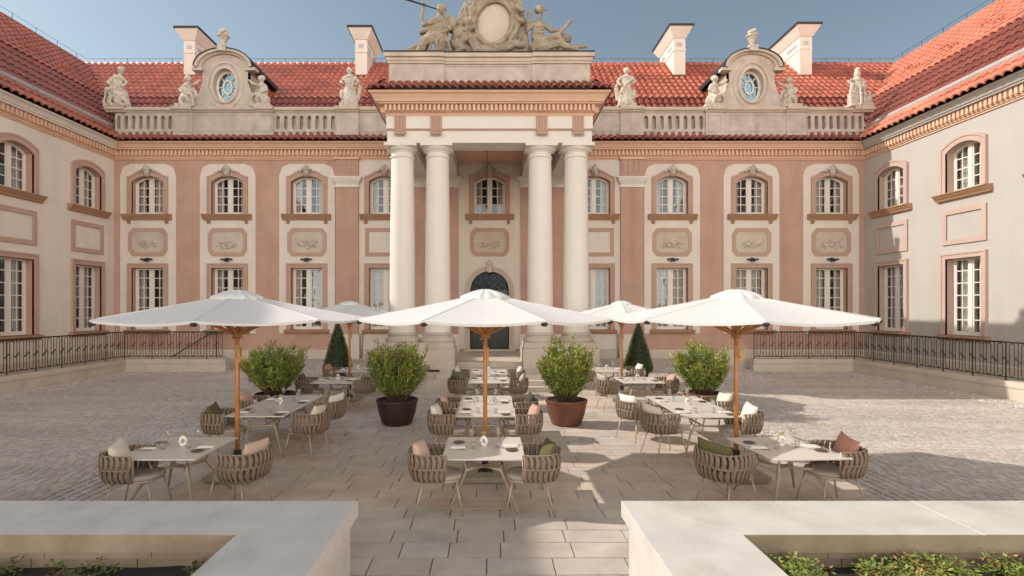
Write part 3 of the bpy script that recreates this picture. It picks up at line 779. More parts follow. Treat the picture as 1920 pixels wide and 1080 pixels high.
# valleys
for s in (-1, 1):
    mb = MB()
    pts = [(s*(WX+d), FY+d, z+0.05) for d, z in PROF[1:]]
    pts = [(s*(WX-0.56), FY-0.56, 9.95)]+pts
    for a, b in zip(pts, pts[1:]):
        w = 0.14
        mb.quad((a[0]-w*s, a[1]+0, a[2]+.02), (b[0]-w*s, b[1]+0, b[2]+.02), (b[0], b[1]+0, b[2]-.02), (a[0], a[1]+0, a[2]-.02))
        mb.quad((a[0], a[1]-w, a[2]+.02), (b[0], b[1]-w, b[2]+.02), (b[0], b[1], b[2]-.02), (a[0], a[1], a[2]-.02))
    rel(mb.build('valley_flashing', M['dark']), palace)

# ------------------------------------------------------------------ roof balustrade
BT = lambda u, d, z: (u*0.984, FY-0.39-d, 2.7+(z-2.7)*0.984)
def slotfn(uc, hw, z0, z1):
    return (uc-hw, uc+hw, lambda u: z0+hw-math.sqrt(max(0, hw*hw-(u-uc)**2)), lambda u: z1-hw+math.sqrt(max(0, hw*hw-(u-uc)**2)), 8)
def bal_panel(u0, u1, n=8):
    mb = MB(BT); p = (u1-u0)/n
    ops_ = [slotfn(u0+p*(k+.5), 0.085, 10.50, 11.10) for k in range(n)]
    sheet(mb, u0, u1, 10.2, 11.22, ops_, 0.0, 0.20)
    mb.quad((u0, -.21, 10.2), (u1, -.21, 10.2), (u1, -.21, 11.22), (u0, -.21, 11.22))
    for k in range(n):
        c = u0+p*k
        if k: mb.tube([(c, 0.0, 10.42), (c-.06, .02, 10.36), (c-.12, .0, 10.40)], 0.02, 5); mb.tube([(c, 0.0, 10.42), (c+.06, .02, 10.36), (c+.12, .0, 10.40)], 0.02, 5)
    f = rel(mb.build('baluster_panel', M['stone']), palace); return f
def ped(u0, u1, pr=0.06, panel=True):
    mb = MB(BT); mb.box(u0, u1, -.25, pr, 10.2, 11.22)
    if panel and u1-u0 > .6:
        i = [(u0+.14, 10.42), (u0+.14, 11.08), (u1-.14, 11.08), (u1-.14, 10.42)]; o_ = [(u0+.1, 10.38), (u0+.1, 11.12), (u1-.1, 11.12), (u1-.1, 10.38)]
        ringstrip(mb, i, o_, pr, pr+.02, closed=True)
    mb.box(u0-.02, u1+.02, -.27, pr+.05, 10.2, 10.34)
    rel(mb.build('balustrade_pedestal', M['stone']), palace)
def coping(u0, u1, pr):
    mb = MB(BT); mb.extrude([(-.3, 11.222), (pr+.02, 11.222), (pr+.06, 11.28), (pr+.12, 11.30), (pr+.14, 11.36), (pr+.14, 11.43), (-.3, 11.45)], u0, u1)
    rel(mb.build('balustrade_coping', M['stoneL']), palace)
def px2(p): return (p-918)/42.7
for s in (-1, 1):
    q = lambda a, b: (min(s*a, s*b), max(s*a, s*b))
    a, b = q(13.85, 16.42); bal_panel(a, b)
    ped(*q(12.98, 13.80), .08); ped(*q(10.25, 12.98), .03); ped(*q(9.45, 10.25), .08)
    a, b = q(6.70, 9.45); bal_panel(a, b)
    ped(*q(5.72, 6.70), .09, False); ped(*q(3.6, 5.72), .02)
    coping(*q(15.9, 16.75), .10); coping(*q(13.80, 15.9), .0); coping(*q(12.95, 13.82), .12); coping(*q(10.28, 12.93), .05); coping(*q(9.42, 10.26), .12); coping(*q(6.74, 9.40), .0); coping(*q(5.69, 6.73), .13); coping(*q(3.7, 5.68), .04)
# dormer gables
def dormer(uc):
    G = lambda u, d, z: ((uc+u)*0.984, FY-0.42-d, 2.7+(z-2.7)*0.984)
    def top(u):
        a = abs(u)
        if a <= 1.0: return 13.12+0.45+0.25*math.sqrt(1-a*a)
        return 11.45+1.0*(1-min(1, (a-1.0)/0.55))**2*1.0+0.12
    ell = (-0.50, 0.50, lambda u: 12.42-0.72*math.sqrt(max(0, 1-(u/.5)**2)), lambda u: 12.42+0.72*math.sqrt(max(0, 1-(u/.5)**2)), 20)
    mb = MB(G); sheet(mb, -1.55, 1.55, 11.43, top, [ell], 0.0, 0.35, 0, [s*(1.0+.55*k/8) for s in (-1, 1) for k in range(9)]+[-.999, .999, -1.001, 1.001]+[s*math.sin(PI/2*k/8)*.998 for s in (-1, 1) for k in range(8)])
    g = rel(mb.build('dormer_gable', M['stone']), palace)
    # arch moulding
    mb = MB(G)
    n = 24
    def arcp(r, hz, k):
        t = PI*k/n; return (-r*math.cos(t), hz+r*0.62*math.sin(t))
    for (ra, rb, d1) in ((1.0, 1.12, .10), (1.12, 1.27, .22)):
        ringstrip(mb, [arcp(ra, 13.15, k) for k in range(n+1)], [arcp(rb, 13.15, k) for k in range(n+1)], -.2, d1)
    for s in (-1, 1): mb.box(min(s*.93, s*1.38), max(s*.93, s*1.38), -.2, .15, 13.02, 13.15)
    ringstrip(mb, [(0.72*math.cos(2*PI*k/28), 12.42+0.95*math.sin(2*PI*k/28)) for k in range(28)], [(0.80*math.cos(2*PI*k/28), 12.42+1.03*math.sin(2*PI*k/28)) for k in range(28)], 0, .035, closed=True)
    for (a1, b1, a2, b2, d1) in ((.50, .72, .60, .82, .07),):
        ringstrip(mb, [(a1*math.cos(2*PI*k/28), 12.42+b1*math.sin(2*PI*k/28)) for k in range(28)], [(a2*math.cos(2*PI*k/28), 12.42+b2*math.sin(2*PI*k/28)) for k in range(28)], -.3, d1, closed=True)
    q = mb.build('moulding', M['stoneL']); q.parent = g
    # metal cap + barrel behind
    mb = MB(G)
    rA = [arcp(1.29, 13.17, k) for k in range(n+1)]
    for a, b in zip(rA, rA[1:]): mb.quad((a[0], .26, a[1]), (b[0], .26, b[1]), (b[0], -3.4, b[1]), (a[0], -3.4, a[1]))
    rB = [arcp(1.26, 13.155, k) for k in range(n+1)]
    for a, b in zip(rB, rB[1:]): mb.quad((a[0], .26, a[1]), (b[0], .26, b[1]), (b[0], -3.4, b[1]), (a[0], -3.4, a[1]))
    ringstrip(mb, rB, rA, .2, .26)
    q = mb.build('metal_cap', M['dark']); q.parent = g
    mb = MB(G)
    for s in (-1, 1): mb.quad((s*.98, -.3, 11.4), (s*.98, -3.4, 11.4), (s*.98, -3.4, 13.3), (s*.98, -.3, 13.3))
    q = mb.build('dormer_cheek', M['stoneL']); q.parent = g
    # oval window
    mb = MB(G)
    E = lambda a, b, k, n=28: (a*math.cos(2*PI*k/n), 12.42+b*math.sin(2*PI*k/n))
    ringstrip(mb, [E(.405, .61, k) for k in range(28)], [E(.50, .72, k) for k in range(28)], -.30, -.22, closed=True)
    ringstrip(mb, [E(.155, .265, k) for k in range(28)], [E(.21, .32, k) for k in range(28)], -.30, -.235, closed=True)
    for k in range(8):
        t = 2*PI*k/8; mb.tube([(.19*math.cos(t), -.26, 12.42+.30*math.sin(t)), (.44*math.cos(t), -.26, 12.42+.65*math.sin(t))], 0.026, 4)
    w = rel(mb.build('oval_window', M['sash']), palace)
    mb = MB(G); mb.poly([(E(.49, .7, k)[0], -.28, E(.49, .7, k)[1]) for k in range(28)]); q = mb.build('pane', M['pane2']); q.parent = w
    mb = MB(G); mb.poly([(E(.5, .72, k)[0], -.36, E(.5, .72, k)[1]) for k in range(28)]); q = mb.build('room_behind', M['room']); q.parent = w
for uc in (-11.58, 11.48): dormer(uc)
# chimneys
def chimney(xc, w, y0, y1, ztop, root):
    mb = MB(); mb.box(xc-w/2, xc+w/2, y0, y1, 13.0, ztop-.55)
    mb.box(xc-w/2-.03, xc+w/2+.03, y0-.03, y1+.03, ztop-1.22, ztop-1.16)
    mb.frustum((xc, (y0+y1)/2), (w/2+.03, (y1-y0)/2+.03), ztop-.58, (xc, (y0+y1)/2), (w/2+.10, (y1-y0)/2+.10), ztop-.46)
    mb.frustum((xc, (y0+y1)/2), (w/2+.10, (y1-y0)/2+.10), ztop-.46, (xc, (y0+y1)/2), (w/2+.30, (y1-y0)/2+.30), ztop-.10)
    c = rel(mb.build('chimney', M['cream']), root)
    mb = MB(); mb.box(xc-w/2-.34, xc+w/2+.34, y0-.34, y1+.34, ztop-.10, ztop); mb.box(xc-w/2-.2, xc+w/2+.2, y0-.2, y1+.2, ztop+.01, ztop+.06)
    q = mb.build('chimney_cap', M['dark']); q.parent = c
    mb = MB(); mb.box(xc-w/2-.04, xc+w/2+.04, y0-.04, y1+.04, 13.0, 14.45); q = mb.build('flashing', M['dark']); q.parent = c
    mb = MB(); mb.box(xc-.13, xc+.13, y0-.012, y0+.02, ztop-1.0, ztop-.80); q = mb.build('vent', M['zinc']); q.parent = c
    for k in range(2):
        for s in (-1, 1):
            mb = MB(); xx = xc+s*(w/2+.005); mb.box(min(xx, xx-s*.02), max(xx, xx-s*.02), y0+.3+k*(y1-y0)/2, y0-.2+(k+1)*(y1-y0)/2, ztop-1.0, ztop-.80); q = mb.build('vent', M['zinc']); q.parent = c
chimney(-15.2, 0.56, 27.0, 29.4, 16.78, palace)
chimney(-6.5, 0.60, 27.0, 29.0, 16.82, palace)
chimney(9.62, 0.58, 27.0, 29.2, 16.90, palace)
chimney(16.02, 0.60, 27.0, 29.8, 16.98, palace)
mb = MB(); mb.box(22.2, 23.3, 19.5, 23.2, 14.6, 16.3); mb.box(22.0, 23.5, 19.3, 23.4, 16.3, 16.4); rel(mb.build('chimney', M['dark']), wingR)

# ------------------------------------------------------------------ portico
PYF = 18.2
PT = lambda u, d, z: (u, PYF-d, z)
mb = MB(PT); mb.box(-3.5, 3.5, -0.95, -0.02, 8.32, 8.74); mb.box(-3.52, 3.52, -0.95, 0.02, 8.745, 9.24)
mb.box(-3.5, -2.65, -5.2, -0.95, 8.33, 9.0); mb.box(2.65, 3.5, -5.2, -0.95, 8.33, 9.0); mb.box(-2.15, -1.4, -5.2, -0.95, 8.34, 8.99); mb.box(1.4, 2.15, -5.2, -0.95, 8.34, 8.99)
ent = rel(mb.build('entablature', M['white']), palace)
mb = MB(PT); mb.box(-3.4, 3.4, -5.1, -.1, 9.03, 9.1); q = mb.build('portico_ceiling', M['peach']); rel(q, palace)
for uc in (-3.05, -1.82, 1.78, 3.02):
    mb = MB(PT); mb.box(uc-.19, uc+.19, 0.015, 0.06, 8.64, 9.23)
    for k in range(4): mb.box(uc-.18+k*.10, uc-.12+k*.10, 0.06, 0.09, 8.68, 9.22)
    mb.box(uc-.2, uc+.2, 0.06, .10, 8.60, 8.655)
    for k in range(5): mb.box(uc-.175+k*.08, uc-.14+k*.08, 0.04, .10, 8.54, 8.598)
    rel(mb.build('triglyph', M['pinktrim']), palace)
mb = MB(PT); mb.box(-3.53, 3.53, 0.0, 0.045, 8.745, 8.79); rel(mb.build('entablature_fillet', M['pinktrim']), palace)
# portico cornice: three sides
def pcorn(T, u0, u1, name_mat):
    mb = MB(T)
    mb.extrude([(0, 9.02), (0.05, 9.02), (0.05, 9.12), (0.10, 9.13), (0.10, 9.36), (0.28, 9.37), (0.30, 9.44), (0.36, 9.46), (0.38, 9.56), (0.44, 9.72), (0.52, 9.80), (0.54, 9.90), (-0.4, 9.92)], u0, u1)
    n = int((u1-u0-.2)/0.145)
    for k in range(n+1):
        a = u0+.1+(u1-u0-.2)*k/n; mb.box(a-.035, a+.035, 0.098, 0.2, 9.17, 9.355)
    return mb
PTL = lambda u, d, z: (-3.5-d, u, z)
PTR = lambda u, d, z: (3.5+d, u, z)
def mit(mb, u0, u1, T):   # mitred ends
    pass
prof = [(0, 9.22), (0.05, 9.22), (0.05, 9.30), (0.10, 9.31), (0.10, 9.55), (0.26, 9.56), (0.28, 9.60), (0.33, 9.61), (0.36, 9.68), (0.44, 9.80), (0.52, 9.85), (0.54, 9.90), (-0.4, 9.92)]
mb = MB()
ringsA = []
for d, z in prof:
    ringsA.append([mb.V((-3.5-d, FY, z)), mb.V((-3.5-d, PYF-d, z)), mb.V((3.5+d, PYF-d, z)), mb.V((3.5+d, FY, z))])
for a, b in zip(ringsA, ringsA[1:]):
    for k in range(3): mb.F([a[k], a[k+1], b[k+1], b[k]])
for k in range(48):
    a = -3.5+7.0*k/47; mb.box(a-.04, a+.04, PYF-.22, PYF-.098, 9.34, 9.545)
for s in (-1, 1):
    for k in range(34):
        y = PYF+.02+k*.148; x0 = s*3.598; x1 = s*3.72; mb.box(min(x0, x1), max(x0, x1), y-.04, y+.04, 9.34, 9.545)
rel(mb.build('portico_cornice', M['peach']), palace)
# portico roof skirt tiles
mb = MB(lambda u, d, z: (u, PYF-d, z)); mb.tone = []
tiles(mb, None, ((-0.60, 9.93), (0.0, 10.36)), lambda d: -3.55+d, lambda d: 3.55-d, 0, 0.26, 0.36)
o = rel(mb.build('portico_tiles', M['tile2'], smooth=True), palace); auto_smooth(o, 50)
for s in (-1, 1):
    mb = MB((lambda u, d, z: (-3.5-d, u, z)) if s < 0 else (lambda u, d, z: (3.5+d, u, z))); mb.tone = []
    tiles(mb, None, ((-0.60, 9.93), (0.0, 10.36)), lambda d: PYF+d, lambda d: FY+.5, 0, 0.235, 0.36)
    o = rel(mb.build('portico_tiles', M['tile2'], smooth=True), palace); auto_smooth(o, 50)
# attic
mb = MB(PT)
mb.box(-3.40, 3.40, -4.6, -0.03, 10.1, 11.0)
for a, b in ((-3.43, -1.55), (1.45, 3.43)): mb.box(a, b, -4.5, 0.02, 10.1, 11.02)
i = [(-1.42, 10.42), (-1.42, 10.92), (1.32, 10.92), (1.32, 10.42)]; o_ = [(-1.47, 10.37), (-1.47, 10.97), (1.37, 10.97), (1.37, 10.37)]
ringstrip(mb, i, o_, -.03, -.008, closed=True)
rel(mb.build('attic', M['stone']), palace)
mb = MB(PT)
for (a, b, off) in ((-3.43, -1.55, .02), (-1.549, 1.449, -.03), (1.45, 3.43, .02)):
    lo = .0
    ea = -.12 if a < -3 else 0; eb = .12 if b > 3 else 0
    mb.box(a+ea*.4, b+eb*.4, -4.55, off+.05, 11.0, 11.08); mb.box(a+ea*.7, b+eb*.7, -4.6, off+.08, 11.08, 11.20); mb.box(a+ea*1.1, b+eb*1.1, -4.6, off+.15, 11.20, 11.34)
rel(mb.build('attic_cornice', M['stoneL']), palace)
mb = MB(PT)
for (a, b, off) in ((-3.57, -1.53, .20), (-1.53, 1.43, .15), (1.43, 3.57, .20)): mb.box(a, b, -4.7, off, 11.34, 11.375)
rel(mb.build('attic_flashing', M['dark']), palace)
# columns
def column(xc):
    yc = PYF+.50
    cprof = []
    H0, H1 = 1.83, 7.84
    for k in range(13):
        t = k/12; r = 0.455-0.065*t**1.6; cprof.append((r, H0+(H1-H0)*t))
    cprof = [(0.48, H0-.0)]+cprof[:]
    cprof[1:1] = [(0.475, H0+.04)]
    cprof += [(0.39, 7.86), (0.425, 7.88), (0.425, 7.93), (0.39, 7.95)]
    mb = MB(); mb.lathe(cprof, (xc, yc, 0), 40)
    c = rel(mb.build('column', M['white']), palace); auto_smooth(c, 40)
    mb = MB(); mb.lathe([(0.385, 7.951), (0.385, 8.04), (0.41, 8.06), (0.41, 8.08), (0.44, 8.10), (0.50, 8.15), (0.53, 8.19), (0.53, 8.215)], (xc, yc, 0), 40)
    mb.box(xc-.55, xc+.55, yc-.55, yc+.55, 8.216, 8.318)
    q = mb.build('capital', M['white']); q.parent = c; auto_smooth(q, 40)
    mb = MB(); mb.lathe([(0.58, 1.50), (0.60, 1.54), (0.60, 1.60), (0.56, 1.655), (0.52, 1.66), (0.50, 1.68), (0.50, 1.72), (0.52, 1.73), (0.535, 1.76), (0.52, 1.81), (0.485, 1.825)], (xc, yc, 0), 40)
    q = mb.build('column_base', M['stoneL']); q.parent = c; auto_smooth(q, 50)
    mb = MB(); mb.box(xc-.60, xc+.60, yc-.60, yc+.60, 1.30, 1.497)
    q = mb.build('plinth', M['stoneL']); q.parent = c
for xc in (-3.05, -1.82, 1.77, 3.03): column(xc)
for (a, b) in ((-3.72, -1.17), (1.13, 3.70)):
    mb = MB(); mb.box(a, b, PYF-.26, PYF+1.26, -.1, 1.297); mb.box(a-.03, b+.03, PYF-.29, PYF+1.3, -.1, .42)
    rel(mb.build('portico_pedestal', M['stoneL']), palace)
    s = -1 if a < 0 else 1
    mb = MB(); xx = -1.9 if s < 0 else 1.9; mb.box(xx-.22, xx+.22, PYF-.275, PYF-.262, .52, .60); rel(mb.build('floor_vent', M['dark']), palace)
# door
mb = MB(T_main)
n = 24
def arcd(r, k): t = PI*k/n; return (-r*math.cos(t), DZS+r*math.sin(t))
inn = [(-DOORHW, DZ0)]+[arcd(DOORHW, k) for k in range(n+1)]+[(DOORHW, DZ0)]
for (r1, r2, dd) in ((DOORHW, DOORHW+.12, .06), (DOORHW+.12, DOORHW+.22, .10)):
    ringstrip(mb, [(-r1, DZ0)]+[arcd(r1, k) for k in range(n+1)]+[(r1, DZ0)], [(-r2, DZ0)]+[arcd(r2, k) for k in range(n+1)]+[(r2, DZ0)], 0.02, dd)
for a, b in zip(inn, inn[1:]): mb.quad((a[0], .059, a[1]), (b[0], .059, b[1]), (b[0], -.5, b[1]), (a[0], -.5, a[1]))
zk = DZS+DOORHW
mb.frustum((0, 0.1), (0.09, 0.10), zk-.06, (0, 0.14), (0.14, 0.12), zk+.26); mb.ball((0, .2, zk+.30), (.15, .10, .10)); mb.ball((0, .2, zk+.42), (.06, .06, .09))
for s in (-1, 1): mb.box(min(s*.84, s*1.14), max(s*.84, s*1.14), 0.02, .14, DZ0, DZ0+.16)
ds = rel(mb.build('door_surround', M['stoneL']), palace)
mb = MB(T_main)
mb.box(-.83, -.01, -.42, -.36, DZ0, DZS-.06); mb.box(.01, .83, -.42, -.36, DZ0, DZS-.06)
for s in (-1, 1):
    for k in range(4):
        z = DZ0+.2+k*.6; u0_, u1_ = min(s*.14, s*.70), max(s*.14, s*.70)
        ringstrip(mb, [(u0_+.03, z+.03), (u0_+.03, z+.45), (u1_-.03, z+.45), (u1_-.03, z+.03)], [(u0_, z), (u0_, z+.48), (u1_, z+.48), (u1_, z)], -.36, -.34, closed=True)
mb.box(-.85, .85, -.44, -.33, DZS-.06, DZS+.04)
dr = rel(mb.build('door', M['door']), palace)
mb = MB(T_main)
for r in (.30, .56, .80):
    mb.tube([(p[0], -.36, p[1]+.04) for p in [(-r*math.cos(PI*k/20), DZS+r*math.sin(PI*k/20)) for k in range(21)]], .018, 5)
for k in range(1, 8):
    t = PI*k/8; mb.tube([(-.1*math.cos(t), -.36, DZS+.04+.1*math.sin(t)), (-.84*math.cos(t), -.36, DZS+.84*math.sin(t))], .014, 5)
q = mb.build('fanlight_grille', M['door']); q.parent = dr
mb = MB(T_main); mb.poly([(p[0]*.99, -.39, p[1]+.03) for p in [arcd(DOORHW, k) for k in range(n+1)]]); q = mb.build('pane', M['paneD']); q.parent = dr
mb = MB(T_main); mb.quad((-1.1, -1.2, .4), (1.1, -1.2, .4), (1.1, -1.2, 4.5), (-1.1, -1.2, 4.5))
for s in (-1, 1): mb.quad((s*1.1, -1.2, .4), (s*1.1, -.5, .4), (s*1.1, -.5, 4.5), (s*1.1, -1.2, 4.5))
mb.quad((-1.1, -1.2, 4.5), (1.1, -1.2, 4.5), (1.1, -.4, 4.5), (-1.1, -.4, 4.5))
q = mb.build('room_behind', M['room']); q.parent = dr
mb = MB(T_main); mb.tube([(.06, -.30, 1.75), (.06, -.30, 2.05)], .016, 6); q = mb.build('handle', M['cutlery']); q.parent = dr
# steps
mb = MB(); mb.box(-1.16, 1.12, 18.55, FY-.05, -.05, .78)
mb.box(-1.165, 1.125, 18.20, 18.60, -.05, .62)
mb.box(-1.168, 1.128, 17.9, 18.25, -.05, .50)
mb.box(-3.2, -1.16, 19.3, FY-.12, -.05, .775); mb.box(1.12, 3.2, 19.3, FY-.12, -.05, .775)
s1 = mb.build('portico_steps', M['stoneL']); rel(s1, palace)
mb = MB(); mb.box(-1.75, 1.70, 17.60, 17.94, -.05, .46); mb.box(-2.05, 2.0, 17.26, 17.93, -.05, .31); mb.box(-2.42, 2.36, 16.92, 17.92, -.05, .155)
rel(mb.build('portico_steps', M['kerb']), palace)
# cable under the portico
mb = MB(); mb.tube([(-.1, 20.3, 9.0), (-.1, 20.3, 6.55)], 0.012, 5); mb.ball((-.1, 20.3, 6.5), (.03, .03, .06), 6, 5)
tag(mb.build('hanging_cable', M['dark']), 'thin dark cable hanging from the portico ceiling before the middle upper window', 'cable')

# ------------------------------------------------------------------ planters
def planter(sgn, label):
    X0 = 1.25; z = 0.86
    # L shape: back arm (y 4.30-5.07) and side arm (x 1.25-2.04)
    e = empty('stone_planter', (sgn*1.25, 5.07, 0))
    fx = lambda a, b: (min(sgn*a, sgn*b), max(sgn*a, sgn*b))
    ci = 0.003
    mb = MB(); g_ = .0012
    for q, o_ in enumerate(([(X0+g_, 5.07), (4.0-g_, 5.07), (4.0-g_, 4.31), (2.05+g_, 4.31)], [(4.0+g_, 5.07), (6.6-g_, 5.07), (6.6-g_, 4.31), (4.0+g_, 4.31)], [(6.6+g_, 5.07), (9.0, 5.07), (9.0, 4.31), (6.6+g_, 4.31)], [(X0, 5.07-g_), (2.05, 4.31-g_), (2.05, 2.2+g_), (X0, 2.2+g_)], [(X0, 2.2-g_), (2.05, 2.2-g_), (2.05, 1.2), (X0, 1.2)])):
        cx_ = sum(p[0] for p in o_)/4; cy_ = sum(p[1] for p in o_)/4; b = .003
        oi = [(x+(b if x < cx_ else -b), y+(b if y < cy_ else -b)) for x, y in o_]
        dz = (0, .0012, .0005, .0008, 0)[q]
        mb.cur = 0; mb.poly([(sgn*x, y, z+dz) for x, y in oi]); mb.poly([(sgn*x, y, z-.145) for x, y in o_])
        for k in range(4):
            a, c = o_[k], o_[(k+1) % 4]; ai, cii = oi[k], oi[(k+1) % 4]
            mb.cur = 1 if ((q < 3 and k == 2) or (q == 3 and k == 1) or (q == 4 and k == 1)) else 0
            mb.quad((sgn*a[0], a[1], z-.145), (sgn*c[0], c[1], z-.145), (sgn*c[0], c[1], z-b), (sgn*a[0], a[1], z-b))
            mb.quad((sgn*a[0], a[1], z-b), (sgn*c[0], c[1], z-b), (sgn*cii[0], cii[1], z+dz), (sgn*ai[0], ai[1], z+dz))
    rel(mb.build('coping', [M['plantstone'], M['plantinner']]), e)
    mb = MB()
    a, b_ = fx(X0+.06, X0+.25); mb.box(a, b_, 1.2, 5.01, -.05, z-.146)
    a, b_ = fx(X0+.25, 9.0); mb.box(a, b_, 4.80, 5.01, -.05, z-.146)
    rel(mb.build('outer_wall', M['plantstone']), e)
    mb = MB()
    xw = 2.05
    cuts = [2.05, 2.75, 3.62, 4.5, 5.35, 6.3, 7.3, 9.0]
    for q in range(len(cuts)-1):
        a, b_ = fx(cuts[q]+.003, cuts[q+1]-.003)
        mb.box(a, b_, 4.335, 4.6, z-.205, z-.149)
        a, b_ = fx(cuts[q]+.13, cuts[q+1]+.12); mb.box(a, b_, 4.355, 4.6, z-.30, z-.212)
        a, b_ = fx(cuts[q]-.05, cuts[q+1]-.06); mb.box(a, b_, 4.36, 4.6, z-.6, z-.306)
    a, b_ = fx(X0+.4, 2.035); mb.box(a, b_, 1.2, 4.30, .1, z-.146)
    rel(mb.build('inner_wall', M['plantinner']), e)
    mb = MB(); nx, ny = 40, 18; idx = []
    for j in range(ny+1):
        row = []
        for i2 in range(nx+1):
            x = 2.0+7.0*i2/nx; y = 1.2+3.16*j/ny
            row.append(mb.V((sgn*x, y, 0.575+0.05*mnoise(Vector((x*3, y*3, sgn))))))
        idx.append(row)
    for j in range(ny):
        for i2 in range(nx): mb.F([idx[j][i2], idx[j][i2+1], idx[j+1][i2+1], idx[j+1][i2]])
    rel(mb.build('soil', M['soil'], smooth=True), e)
    tag(e, label, 'planter', 'stone planters in the foreground')
    # ground cover
    mb = MB(); mb.tone = []
    rr = random.Random(5 if sgn > 0 else 6)
    N = 1300 if sgn > 0 else 420
    for k in range(N):
        x = rr.uniform(2.15, 6.9); y = rr.uniform(3.5, 4.26)
        if sgn > 0 and mnoise(Vector((x*1.7, y*2.0, 1))) < -.35: continue
        if sgn < 0 and mnoise(Vector((x*1.3, y*1.5, 4))) < -.15: continue
        hgt = (0.10+0.16*rr.random()) * (1.0 if sgn > 0 else 0.7)
        red = rr.random() < .3
        for q in range(26):
            a = rr.uniform(0, 2*PI); r0 = rr.uniform(0, .09); zz = .57+hgt*.75*rr.uniform(.2, 1.05)
            c = Vector((sgn*x+r0*math.cos(a), y+r0*math.sin(a), zz))
            L = rr.uniform(.014, .026); d1 = Vector((math.cos(a), math.sin(a), rr.uniform(-.2, .8))).normalized()*L
            d2 = d1.cross(Vector((rr.uniform(-.5, .5), rr.uniform(-.5, .5), 1))).normalized()*L*.5
            i0 = len(mb.v)
            for p in (c-d1, c-d2, c+d1, c+d2): mb.V(p)
            mb.F([i0, i0+1, i0+2, i0+3])
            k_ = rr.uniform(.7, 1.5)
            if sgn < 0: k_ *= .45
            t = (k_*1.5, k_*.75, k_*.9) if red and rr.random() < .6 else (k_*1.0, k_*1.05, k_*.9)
            mb.tone += [t]*4
    g = mb.build('ground_cover', M['leafG'])
    g['kind'] = 'stuff'; g['label'] = 'low green and reddish ground cover plants in the sunlit planter' if sgn > 0 else 'sparse dark ground cover plants in the shaded planter'; g['category'] = 'plants'
planter(-1, 'pale stone planter wall in shade in the left foreground, sparse dark bed inside')
planter(1, 'pale stone planter wall in sun in the right foreground, leafy bed inside')

